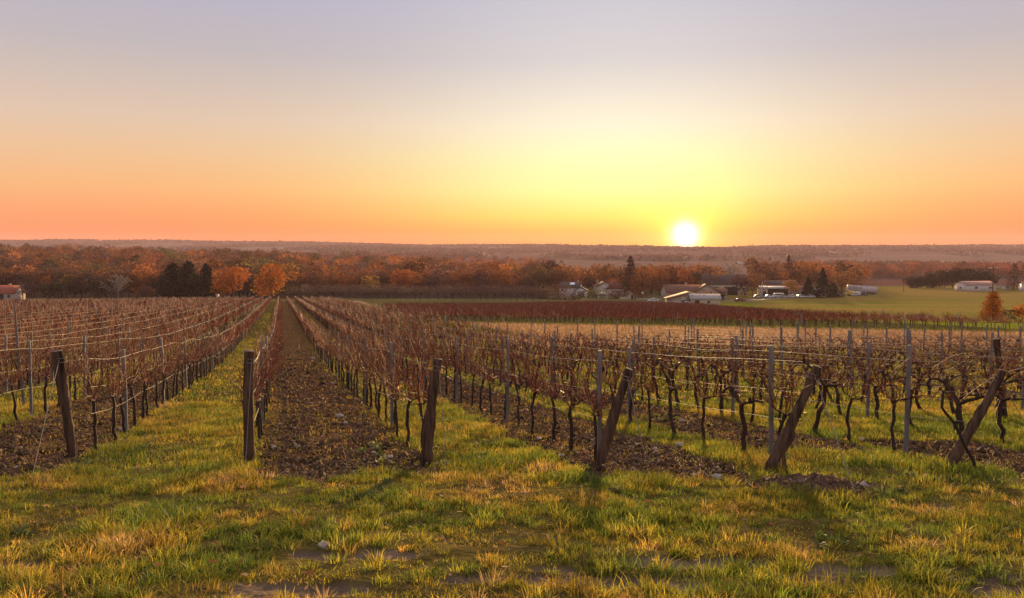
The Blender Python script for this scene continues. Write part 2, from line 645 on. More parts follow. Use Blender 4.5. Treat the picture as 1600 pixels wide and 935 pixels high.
def cards(C, size, r, updown=0.0):
    """Leaf-clump faces of random tilt at centres C."""
    n = len(C)
    a = r.normal(size=(n, 3))
    a /= np.linalg.norm(a, axis=1, keepdims=True)
    b = r.normal(size=(n, 3))
    b -= a * (a * b).sum(1, keepdims=True)
    b /= np.linalg.norm(b, axis=1, keepdims=True)
    s = (size * (0.55 + 0.9 * r.random(n)))[:, None] * 0.5
    e = 0.55 + 0.5 * r.random((n, 1))
    V = np.stack([C - a * s, C - b * s * e + a * s * .2, C + a * s, C + b * s * e - a * s * .15], 1).reshape(-1, 3)
    return V, np.arange(n * 4).reshape(-1, 4)


# ------------------------------------------------------------------ ground sheet
for bx, by, rx, ry in ((455, 922, .5, .18), (600, 866, .25, .14), (500, 868, .22, .12), (930, 908, .55, .16), (1090, 880, .6, .14), (1330, 893, .5, .12), (1260, 905, .3, .12), (1080, 915, .2, .12),
                       (1590, 925, .35, .15), (1440, 790, .3, .12), (860, 890, .22, .1), (735, 905, .2, .1), (30, 880, .2, .1), (1530, 905, .3, .1)):
    p = pixg(bx, by)
    BARE.append((p.x, p.y, rx, ry))


def ground_sheet():
    yy = np.concatenate([[-11, -6, -2, 1, 3, 4.4], np.geomspace(5.0, 32, 330)[0:], np.geomspace(32.4, 300, 260), np.geomspace(304, 5000, 210)])
    na = 760
    a = np.linspace(-0.86, 0.86, na)
    Y = np.repeat(yy[:, None], na, 1)
    X = a[None, :] * (Y + 12.0)
    x, y = X.ravel(), Y.ravel()
    z = height(x, y)
    # clods and hollows of the worked strips
    soil = tilled(x, y)[0] & (y > 10.4) & (y < 60)
    z = z + np.where(soil, (fbm(x / 0.16, y / 0.16, 61) - 0.5) * 0.11 * sstep(50, 14, y) - 0.03 * sstep(58, 30, y), (fbm(x / 0.3, y / 0.3, 63) - 0.5) * 0.06 * (y < 40))
    z = z - 0.03 * sstep(.1, .6, bare_mask(x, y))
    V = np.stack([x, y, z], 1)
    i = np.arange(len(yy) - 1)[:, None] * na + np.arange(na - 1)[None, :]
    Fq = np.stack([i, i + 1, i + na + 1, i + na], -1).reshape(-1, 4)
    o = build('ground', V, Fq, M['ground'], zone_colors(x, y), smooth=True)
    tag(o, kind='structure')


ground_sheet()

# farm track past the parked vehicles
def ribbon(name, pts, width, mat, lift=0.05):
    P = []
    for i in range(len(pts) - 1):
        for t in np.linspace(0, 1, 14, endpoint=(i == len(pts) - 2)):
            P.append(pts[i].lerp(pts[i + 1], t))
    V = []
    for i, p in enumerate(P):
        d = (P[min(i + 1, len(P) - 1)] - P[max(i - 1, 0)])
        nrm = Vector((-d.y, d.x, 0)).normalized() * width / 2
        for s in (-1, 1):
            q = p + nrm * s
            V.append((q.x, q.y, hz(q.x, q.y) + lift))
    n = len(P)
    return tag(build(name, V, np.array([(2 * i, 2 * i + 1, 2 * i + 3, 2 * i + 2) for i in range(n - 1)]), mat), kind='structure')


ribbon('farm_track', [pixg(1118, 470), pixg(1160, 470), pixg(1215, 466.5), pixg(1262, 463), pixg(1300, 460), pixg(1340, 456)], 5.5, M['road'], 0.06)


# ------------------------------------------------------------------ vines
def cane_cols(n, r):
    base = np.array([[0.200, 0.056, 0.028], [0.135, 0.041, 0.024], [0.280, 0.105, 0.052], [0.080, 0.031, 0.021]])
    return base[r.integers(0, 4, n)] * (0.75 + 0.5 * r.random((n, 1)))


def vine_trunk(r, old):
    n = 7
    t = np.linspace(0, 1, n)
    if old:
        H = 0.72 + 0.12 * r.random()
        P = np.stack([np.cumsum(r.normal(0, 0.024, n)), np.cumsum(r.normal(0, 0.034, n)), -0.06 + (H + .06) * t], 1)
        rad = 0.040 * (1 - 0.25 * t) * (1 + r.normal(0, 0.14, n))
    else:
        H = 0.66 + 0.08 * r.random()
        P = np.stack([np.cumsum(r.normal(0, 0.016, n)), np.cumsum(r.normal(0, 0.024, n)), -0.06 + (H + .06) * t], 1)
        rad = 0.030 * (1 - 0.2 * t) * (1 + r.normal(0, 0.12, n))
    P[0, :2] = 0
    P[:, :2] -= P[0, :2]
    V, Fq = tubes(P[None], rad[None], 7)
    parts = [(V, Fq)]
    head = P[-1]
    arms = []
    for s in (-1, 1):
        m = 5
        tt = np.linspace(0, 1, m)
        Ln = (0.40 + 0.2 * r.random()) if old else (0.30 + 0.15 * r.random())
        A = head[None] + np.stack([r.normal(0, 0.05 if old else 0.02, m) * tt, s * Ln * tt, ((0.34 if old else 0.14) * tt ** .7 * r.uniform(.3, 1.1) + r.normal(0, 0.035, m) * tt)], 1)
        ra = (0.028 if old else 0.014) * (1 - 0.45 * tt) * (1 + r.normal(0, 0.12, m))
        parts.append(tubes(A[None], ra[None], 6))
        arms.append(A)
    if old:
        for _ in range(3):            # knuckles left by many prunings
            c = arms[r.integers(0, 2)][r.integers(1, 5)]
            q = np.stack([c, c + (r.normal(0, .02), r.normal(0, .03), 0.06 + .05 * r.random())])
            parts.append(tubes(q[None], np.array([[0.034, 0.022]]), 6))
    V = np.concatenate([p[0] for p in parts])
    off = np.cumsum([0] + [len(p[0]) for p in parts])
    Fq = np.concatenate([p[1] + o for p, o in zip(parts, off)])
    return V, Fq, np.concatenate(arms)


def vine_canes(r, arms, old, n, npt, sides, rad, twigs):
    st = arms[r.integers(0, len(arms), n)]
    L = (0.22 + 0.50 * r.random(n)) if old else (0.42 + 0.40 * r.random(n))
    up = np.stack([r.normal(0, 0.24 if not old else 0.40, n), r.normal(0, 0.50 if not old else 0.75, n), np.abs(r.normal(0.95, 0.25, n))], 1)
    wild = r.random(n) < (0.24 if not old else 0.3)
    up[wild, 2] *= 0.25
    up[wild, 0] *= 2.0
    up /= np.linalg.norm(up, axis=1, keepdims=True)
    t = np.linspace(0, 1, npt)
    bend = r.normal(0, 0.19, (n, 3)) * np.array([.9, 1.3, .8])
    P = st[:, None] + up[:, None] * (L[:, None] * t)[..., None] + bend[:, None] * (t ** 2)[None, :, None]
    P += r.normal(0, 0.020, P.shape) * t[None, :, None]
    Rr = rad * (0.75 + 0.5 * r.random((n, 1))) * (1 - 0.55 * t[None])
    V, Fq = tubes(P, Rr, sides)
    C = np.repeat(cane_cols(n, r), npt * sides, 0)
    if twigs:
        i, j = r.integers(0, n, twigs), r.integers(1, npt, twigs)
        s = P[i, j]
        dr = r.normal(0, 1, (twigs, 3)) * np.array([.8, 1, .7]) + np.array([0, 0, .35])
        dr /= np.linalg.norm(dr, axis=1, keepdims=True)
        ln = 0.08 + 0.24 * r.random((twigs, 1))
        Q = np.stack([s, s + dr * ln * .5 + r.normal(0, .012, (twigs, 3)), s + dr * ln + r.normal(0, .03, (twigs, 3))], 1)
        V2, F2 = tubes(Q, np.repeat(np.array([[1, .7, .4]]) * rad * 0.6, twigs, 0), 3)
        C2 = np.repeat(cane_cols(twigs, r), 9, 0)
        return np.concatenate([V, V2]), [Fq, F2 + len(V)], np.concatenate([C, C2])
    return V, [Fq], C


def leaves_on(r, arms, n):
    c = arms[r.integers(0, len(arms), n)] + r.normal(0, 1, (n, 3)) * np.array([.08, .2, .12]) + np.array([0, 0, .18])
    V, Fq = cards(c, 0.075, r)
    col = np.array([[0.38, 0.19, 0.03], [0.30, 0.11, 0.02], [0.22, 0.12, 0.05]])[r.integers(0, 3, n)]
    return V, Fq, np.repeat(col, 4, 0)


def vine_variant(seed, old):
    r = np.random.default_rng(seed)
    tv, tf, arms = vine_trunk(r, old)
    trunk = build('trunk', tv, tf, M['vine_bark'], smooth=True, mesh_only=True)
    V, Fs, C = vine_canes(r, arms, old, 13 if old else 23, 6, 4, 0.0066 if not old else 0.0068, 34 if old else 40)
    if True:
        lv, lf, lc = leaves_on(r, arms, 8 if old else 3)
        Fs = Fs + [lf + len(V)]
        V, C = np.concatenate([V, lv]), np.concatenate([C, lc])
    canes = build('canes', V, np.concatenate(Fs), M['cane'], C, mesh_only=True)
    return trunk, canes


YOUNG = [vine_variant(100 + i, False) for i in range(9)]
OLD = [vine_variant(200 + i, True) for i in range(9)]


def lod_vine(seed, old, n, npt, sides, rad, twigs):
    r = np.random.default_rng(seed)
    tv, tf, arms = vine_trunk(r, old)
    if sides < 3:                                    # far vines: coarse trunk
        tv, tf = tubes(np.array([[(0, 0, -.05), (0, .02, .4), (0, 0, .75)]]), np.array([[.045, .035, .04]]), 3)
    V, Fs, C = vine_canes(r, arms, old, n, npt, 3, rad, twigs)
    Fq = np.concatenate(Fs)
    return np.concatenate([tv, V]), np.concatenate([tf, Fq + len(tv)]), np.concatenate([np.tile((0.06, 0.036, 0.026), (len(tv), 1)), C])


LOD1 = {o: [lod_vine(300 + i + 50 * o, bool(o), 21 if not o else 12, 4, 3, 0.0088, 20 if not o else 14) for i in range(6)] for o in (0, 1)}
LOD2 = {o: [lod_vine(400 + i + 50 * o, bool(o), 19 if not o else 11, 3, 2, 0.017, 0) for i in range(6)] for o in (0, 1)}


def scatter(variants, P, ang, scale, tint=None, seed=1):
    """Copies of (V, F, C) variants at points P merged into arrays."""
    r = np.random.default_rng(seed)
    which = r.integers(0, len(variants), len(P))
    VV, FF, CC, off = [], [], [], 0
    for i, (V, Fq, C) in enumerate(variants):
        idx = np.nonzero(which == i)[0]
        if not len(idx):
            continue
        c, s = np.cos(ang[idx])[:, None], np.sin(ang[idx])[:, None]
        sc = scale[idx]
        x, y, z = V[:, 0][None] * sc[:, :1], V[:, 1][None] * sc[:, 1:2], V[:, 2][None] * sc[:, 2:3]
        X = np.stack([x * c - y * s + P[idx, 0:1], x * s + y * c + P[idx, 1:2], z + P[idx, 2:3]], -1)
        n = len(idx)
        VV.append(X.reshape(-1, 3))
        FF.append((Fq[None] + (np.arange(n) * len(V))[:, None, None]).reshape(-1, Fq.shape[1]) + off)
        cc = np.repeat(C[None], n, 0)
        if tint is not None:
            cc = cc * tint[idx][:, None, :]
        CC.append(cc.reshape(-1, 3))
        off += n * len(V)
    return np.concatenate(VV), np.concatenate(FF), np.concatenate(CC)


ONES = 'zeroth first second third fourth fifth sixth seventh eighth ninth tenth eleventh twelfth thirteenth fourteenth fifteenth sixteenth seventeenth eighteenth nineteenth'.split()
TENS = {2: 'twent', 3: 'thirt', 4: 'fort', 5: 'fift', 6: 'sixt', 7: 'sevent', 8: 'eight', 9: 'ninet'}


def ordn(n):
    if n < 20:
        return ONES[n]
    t, u = divmod(n, 10)
    return TENS[t] + ('ieth' if u == 0 else 'y-' + ONES[u])


ROWNAME = {1: 'row of the thick flat-topped end post', 2: 'row of the upright round end post', 3: 'row of the dark knotty end post', 4: 'row of the slender leaning end post',
           5: 'row of the forked leaning end post', 6: 'row of the most tilted end post'}


def rowname(k):
    if k in ROWNAME:
        return ROWNAME[k]
    if k > 6:
        return ordn(k - 6) + ' row right of the most tilted post'
    return ordn(1 - k) + ' row left of the flat-topped post'


def in_frame(x, y, m=0.02):
    return (np.abs(np.asarray(x) / np.asarray(y)) < 800 / F + m)


cand = []
for k in range(-34, 28):
    y = NEAR_END.get(k, 11.9) + 0.55
    if k >= 14:
        y += 0.3
    stop = row_far(k)
    while True:
        x = row_x(k, y)
        if stop is None and not in_short_edge(x, y) or stop is not None and y > stop:
            break
        if abs(x / y) < (0.95 if y < 26 else 0.78):
            cand.append((y + random.uniform(-.06, .06), x + random.uniform(-.03, .03), k))
        y += 0.97
cand.sort()
near, rest = [], []
for c in cand:
    (near if len(near) < 300 and in_frame(c[1], c[0], 0.01) else rest).append(c)
counts = {}
for y, x, k in near:
    counts[k] = counts.get(k, 0) + 1
    old = k >= 5 and random.random() < min(1, 0.45 + 0.12 * (k - 4)) or (k <= 0 and random.random() < .15)
    tm, cm = (OLD if old else YOUNG)[random.randrange(9)]
    e = empty('grapevine', (x, y, hz(x, y)), ROW_ANG + random.choice((0, math.pi)) + random.uniform(-.12, .12), ordn(counts[k]) + ' bare vine in view along the ' + rowname(k), 'grapevine', 'bare grapevines along the wires')
    e.scale = (1, random.uniform(.9, 1.1), random.uniform(.93, 1.07) * (1 if k < 7 else .82))
    link('trunk', tm, e)
    link('canes', cm, e)
y_last = near[-1][0]


def vine_stuff():
    rr = np.array(rest)
    P = np.stack([rr[:, 1], rr[:, 0], height(rr[:, 1], rr[:, 0])], 1)
    k = rr[:, 2]
    r = np.random.default_rng(3)
    ang = ROW_ANG + np.pi * r.integers(0, 2, len(P)) + r.normal(0, .06, len(P))
    sc = np.stack([np.ones(len(P)), r.uniform(.9, 1.15, len(P)), r.uniform(.9, 1.08, len(P)) * np.where((k >= 9), .74, 1)], 1)
    out = []
    old = (k >= 5) & (r.random(len(P)) < np.clip(.45 + .12 * (k - 4), 0, 1))
    for o in (0, 1):
        for lods, sel in ((LOD1, P[:, 1] < 62), (LOD2, P[:, 1] >= 62)):
            m = sel & (old == bool(o))
            if m.any():
                out.append(scatter(lods[o], P[m], ang[m], sc[m], seed=7 + o))
    V = np.concatenate([q[0] for q in out])
    off = np.cumsum([0] + [len(q[0]) for q in out])
    Fq = np.concatenate([q[1] + o for q, o in zip(out, off)])
    C = np.concatenate([q[2] for q in out])
    tag(build('far_vines', V, Fq, M['cane'], C * np.array([1.25, 1.02, .95])), 'bare reddish vine rows receding beyond the nearest vines', 'vines', kind='stuff')
    # the second block across the dry strip: rows run crosswise
    pts = []
    v0 = -12 * N2[0] + 100 * N2[1]
    for j in range(0, 96):
        t = np.arange(-90, 130, 1.1) + r.random() * .9
        v = v0 + j * 2.1
        p = E2[None] * t[:, None] + N2[None] * v
        p = p + r.normal(0, .06, p.shape)
        m = block2(p[:, 0], p[:, 1]) & (np.abs(p[:, 0] / p[:, 1]) < .72)
        pts.append(p[m])
    p = np.concatenate(pts)
    P = np.stack([p[:, 0], p[:, 1], height(p[:, 0], p[:, 1])], 1)
    ang = np.full(len(P), math.atan2(E2[1], E2[0]) - math.pi / 2) + r.normal(0, .1, len(P))
    sc = np.stack([np.ones(len(P)) * 1.2, r.uniform(1, 1.2, len(P)), r.uniform(.78, .98, len(P))], 1)
    V, Fq, C = scatter(LOD2[0], P, ang, sc, seed=9)
    tag(build('second_vineyard_vines', V, Fq, M['cane'], C * np.array([1.45, 1.25, 1.1])), 'dense reddish block of bare vines beyond the dry grass strip', 'vines', kind='stuff')


vine_stuff()

# ------------------------------------------------------------------ posts, wires and end posts
def post_mesh(seed):
    r = np.random.default_rng(seed)
    b = MB()
    w = 0.028
    c = 0.007
    prof = [(-w + c, -w), (w - c, -w), (w, -w + c), (w, w - c), (w - c, w), (-w + c, w), (-w, w - c), (-w, -w + c)]
    hts = [-0.2, 0.4, 0.8, 1.2, 1.585, 1.6]
    V, fs = [], []
    for i, h in enumerate(hts):
        sc = 0.86 if i == len(hts) - 1 else 1.0 - 0.06 * h / 1.6
        dx, dy = r.normal(0, 0.004, 2)
        V += [(x * sc + dx, y * sc + dy, h) for x, y in prof]
    for i in range(len(hts) - 1):
        fs += [(i * 8 + j, i * 8 + (j + 1) % 8, i * 8 + 8 + (j + 1) % 8, i * 8 + 8 + j) for j in range(8)]
    fs.append(tuple(range(len(V) - 8, len(V))))
    b.add(V, fs)
    return b


POSTS = []
for i in range(4):
    o = post_mesh(i).obj('trellis_post', M['post'])
    POSTS.append(o.data)
    bpy.data.objects.remove(o)
FIRSTP = {1: 14.9, 2: 16.0, 3: 15.3, 4: 11.6, 5: 11.6, 6: 12.3, 7: 11.8}
pc = []
for k in range(-34, 28):
    y = FIRSTP.get(k, 12.5 + (k * 37 % 47) / 10.0)
    stop = row_far(k)
    while True:
        x = row_x(k, y)
        if stop is None and not in_short_edge(x, y) or stop is not None and y > stop:
            break
        if abs(x / y) < (0.95 if y < 26 else 0.78):
            pc.append((y, x, k))
        y += 4.75 if k < 9 else 5.6
pc.sort()
npost, pcount, far_posts = 0, {}, []
for y, x, k in pc:
    if npost < 290 and in_frame(x, y, 0.005):
        npost += 1
        pcount[k] = pcount.get(k, 0) + 1
        o = link('trellis_post', POSTS[random.randrange(4)])
        o.location = (x, y, hz(x, y))
        o.rotation_euler = (random.gauss(0, .022), random.gauss(0, .022), ROW_ANG + random.gauss(0, .08))
        hs = random.uniform(.95, 1.05) if k < 8 else random.uniform(.98, 1.2)
        o.scale = (1, 1, hs)
        tag(o, ordn(pcount[k]) + ' grey stake in view along the ' + rowname(k), 'vineyard stake', 'grey vineyard stakes along the wires')
    else:
        far_posts.append((x, y, hz(x, y)))
v0_ = -12 * N2[0] + 100 * N2[1]
for j in range(0, 90, 2):
    for t in np.arange(-90, 130, 7.0):
        p = E2 * (t + random.uniform(-2.5, 2.5)) + N2 * (v0_ + j * 2.1)
        if block2(p[0], p[1]) and abs(p[0] / p[1]) < .7:
            far_posts.append((p[0], p[1], hz(p[0], p[1]) - random.uniform(.1, .4)))
fb = np.array([(-.03, -.03, -.1), (.03, -.03, -.1), (.03, .03, -.1), (-.03, .03, -.1), (-.027, -.027, 1.58), (.027, -.027, 1.58), (.027, .027, 1.58), (-.027, .027, 1.58)])
fq = np.array([(4, 5, 6, 7), (0, 1, 5, 4), (1, 2, 6, 5), (2, 3, 7, 6), (3, 0, 4, 7)])
fp = np.array(far_posts)
V = (fp[:, None] + fb[None]).reshape(-1, 3)
tag(build('far_stakes', V, (fq[None] + (np.arange(len(fp)) * 8)[:, None, None]).reshape(-1, 4), M['post']), 'thin grey stakes standing in the distant vine rows', 'stakes', kind='stuff')

WIRE_H = {'top': 1.44, 'middle': 1.02, 'bottom': 0.62}


def wire(k, which, h):
    ys = NEAR_END.get(k, 12.0)
    stop = row_far(k) or 48.0
    stop = min(stop, 120.0)
    yy = np.arange(ys + 0.05, stop, 1.2)
    xx = row_x(k, yy)
    m = np.abs(xx / yy) < 0.80
    if m.sum() < 4:
        return
    i0, i1 = np.nonzero(m)[0][[0, -1]]
    yy, xx = yy[i0:i1 + 1], xx[i0:i1 + 1]
    sag = -0.035 * np.sin(np.pi * ((yy - ys) / 4.75 % 1.0)) + (vnoise(yy / 2.2, yy * 0 + k, 4) - .5) * 0.05
    base = np.interp(yy, yy, height(xx, yy))
    P = np.stack([xx + (vnoise(yy / 1.6, yy * 0 + k + 40, 6) - .5) * .03, yy, base + h + sag], 1)
    rad = (0.0042 if which == 'top' else 0.003) * np.clip(yy / 24, 1, 1.5)
    V, Fq = tubes(P[None], rad[None], 5)
    o = build('trellis_wire', V, Fq, M['wire'], smooth=True)
    tag(o, which + ' wire stretched along the ' + rowname(k), 'wire', 'wires of the vine rows')


for k in range(-9, 16):
    for which, h in WIRE_H.items():
        if k < -4 and which != 'top' or k > 9 and which == 'bottom':
            continue
        wire(k, which, h)


def end_post(bx, by, d, tx, ty, rb, rt, label, seed, fork=False, knots=3, anchor=None, mat='log'):
    """Log from its foot at photo pixel bx (depth d) to its head at (tx, ty), the head a little nearer or farther."""
    foot = pix(bx, d)
    head_d = d - 0.12
    hx = (tx - 800) / F * head_d
    hzv = (HOR - ty) / F * head_d
    axis = Vector((hx, head_d, hzv)) - foot
    root = empty('end_post', foot, 0, label, 'end post', 'wooden end posts of the vine rows')
    r = np.random.default_rng(seed)
    n = 26
    t = np.linspace(-0.12, 1, n)
    bend = np.stack([np.sin(t * 3.1 + seed) * 0.018, np.cos(t * 2.3 + seed) * 0.012, t * 0], 1)
    P = np.array(axis)[None] * t[:, None] + bend - bend[1]
    rad = (rb + (rt - rb) * t) * (1 + r.normal(0, 0.035, n))
    for _ in range(knots):
        c = r.random()
        rad *= 1 + 0.16 * np.exp(-((t - c) / 0.035) ** 2)
    sides = 18
    V, Fq = tubes(P[None], rad[None], sides)
    ang = np.tile(np.arange(sides), n)
    lv = np.repeat(np.arange(n), sides)
    wob = 1 + 0.08 * np.sin(ang / sides * 6.283 * 2 + seed + lv * .13) + 0.06 * np.sin(ang / sides * 6.283 * 5 + lv * .4) + r.normal(0, .045, len(ang))
    V = P[lv] + (V - P[lv]) * wob[:, None]
    body = build('shaft', V, [Fq], M[mat], None, root, smooth=True)
    cap_v = np.concatenate([V[-sides:], [P[-1] + np.array(axis.normalized()) * 0.012]])
    build('cut_top', cap_v, np.array([(i, (i + 1) % sides, sides) for i in range(sides)]), M['log_end'] if seed != 3 else M['log'], None, root)
    # wire wound round the head
    ax = axis.normalized()
    for q in (0.9, 0.935):
        c = np.array(axis) * q
        a = np.array(ax.cross(Vector((1, 0, 0))).normalized())
        b = np.array(ax.cross(Vector(a)))
        th = np.linspace(0, 2 * np.pi, 15)
        rr = float(np.interp(q, t, rad)) * 1.10
        ring = c + rr * (np.cos(th)[:, None] * a + np.sin(th)[:, None] * b)
        vv, ff = tubes(ring[None], np.full((1, 15), 0.0045), 4)
        build('wire_winding', vv, ff, M['wire'], None, root)
    if fork:
        q = np.array(axis) * 0.42
        for dx, h0 in ((0.02, -0.05),):
            p2 = np.stack([q + (0.02, -.03, .18), q + (0.05, -.05, -0.1), np.array((0.16, -.06, .25)), np.array((0.19, -.08, -.08))])
            vv, ff = tubes(p2[None], np.array([[.020, .032, .028, .03]]), 8)
            build('fork', vv, ff, M['log'], None, root, smooth=True)
    if anchor:
        a0 = np.array(axis) * 0.92 + np.array((0.02, -rt * .95, 0))
        g = pixg(*anchor)
        a1 = np.array(g - foot) + np.array((0, 0, -.02))
        m = np.linspace(0, 1, 6)[:, None]
        P2 = a0 * (1 - m) + a1 * m
        vv, ff = tubes(P2[None], np.full((1, 6), 0.0048), 5)
        build('anchor_wire', vv, ff, M['wire'], None, root)
    return root


end_post(104, 715, 12.1, 89, 549, .056, .078, 'thick flat-topped wooden post, lit along one edge, at the corner of the dark soil', 1, anchor=(50, 742))
end_post(384, 725, 11.6, 391, 549, .066, .063, 'upright round wooden post at the edge of the bare soil lane', 2, anchor=(383, 735))
end_post(664, 725, 11.6, 685, 562, .078, .054, 'dark knotty wooden post leaning beside the bare soil lane and lush grass', 3, knots=6, anchor=(698, 735))
end_post(938, 730, 11.2, 982, 578, .070, .050, 'slender smooth log post leaning beside a grey stake', 4, anchor=(1015, 742))
end_post(1208, 738, 10.9, 1277, 574, .068, .058, 'split log post leaning over a short fork beside the soil mound', 5, fork=True, anchor=(1338, 772))
end_post(1490, 736, 11.0, 1570, 580, .062, .052, 'most tilted log post, reaching over a long bent vine shoot', 6, anchor=(1640, 730))
end_post(1579, 668, 16.5, 1563, 530, .05, .062, 'rough log leaning the opposite way behind the most tilted post', 8)
end_post(31, 640, 19.5, 22, 478, .026, .022, 'tall thin wooden pole beside a grey stake, near the photo\'s edge', 9, knots=1, mat='post')

# long bent shoot crossing the most tilted post
def bent_shoot():
    pts = [(1480, 612), (1478, 640), (1500, 665), (1516, 700), (1530, 722), (1538, 748)]
    P = []
    for i, (x, y) in enumerate(pts):
        d = 10.7
        P.append(((x - 800) / F * d, d, (HOR - y) / F * d))
    P = np.array(P)
    tt = np.linspace(0, 5, 22)
    Q = np.stack([np.interp(tt, range(6), P[:, j]) for j in range(3)], 1)
    V, Fq = tubes(Q[None], np.linspace(.016, .022, 22)[None], 7)
    tag(build('vine_shoot', V, Fq, M['vine_bark'], smooth=True), 'long dark bent vine shoot crossing in front of the most tilted post', 'vine shoot')


bent_shoot()

# ------------------------------------------------------------------ grass, weeds, clods, stones
def blades(x, y, h, w, col, r, lean=0.45, ph=None):
    n = len(x)
    z = height(x, y)
    th = r.random(n) * 2 * np.pi
    wd = np.stack([np.cos(th), np.sin(th), np.zeros(n)], 1) * (w / 2)[:, None]
    if ph is None:
        ph = r.random(n) * 2 * np.pi
    lv = np.stack([np.cos(ph), np.sin(ph), np.zeros(n)], 1) * (h * lean * np.abs(r.normal(.6, .5, n)))[:, None]
    b = np.stack([x, y, z - 0.02], 1)
    m = b + lv * .35 + np.stack([0 * h, 0 * h, h * .58], 1)
    t = b + lv + np.stack([0 * h, 0 * h, h * (1 - .25 * r.random(n))], 1)
    V = np.stack([b - wd, b + wd, m - wd * .75, m + wd * .75, t - wd * .12, t + wd * .12], 1).reshape(-1, 3)
    i = np.arange(n)[:, None] * 6
    q = np.concatenate([i + np.array([[0, 1, 3, 2]]), i + np.array([[2, 3, 5, 4]])])
    C = np.repeat(col, 6, 0)
    return V, q, C


GC = np.array([[0.240, 0.228, 0.028], [0.34, 0.268, 0.032], [0.135, 0.175, 0.026], [0.46, 0.29, 0.06], [0.54, 0.34, 0.15]])


DRYSPOT = [(375, 745, .5), (740, 768, .55), (340, 765, .5), (1120, 800, .4), (690, 750, .35), (60, 755, .5), (850, 735, .4), (1010, 735, .5), (1480, 800, .5), (240, 850, .45), (1250, 870, .4)]
DRYSPOT = [(*pixg(a_, b_)[:2], c_) for a_, b_, c_ in DRYSPOT]


def grass_col(x, y, r, dryness=0.0):
    n = len(x)
    for sx, sy, sr in DRYSPOT:
        dryness = dryness + .45 * np.exp(-(((x - sx) / sr) ** 2 + ((y - sy) / sr) ** 2))
    g = fbm(x / 0.9, y / 0.9, 91) * .8 + fbm(x / 5, y / 5, 92) * .5 - .15 + dryness + r.normal(0, .15, n)
    idx = np.digitize(g, [.34, .50, .66, .86])
    idx = np.array([2, 0, 1, 3, 4])[idx]
    return GC[idx] * (0.7 + .6 * r.random((n, 1)))


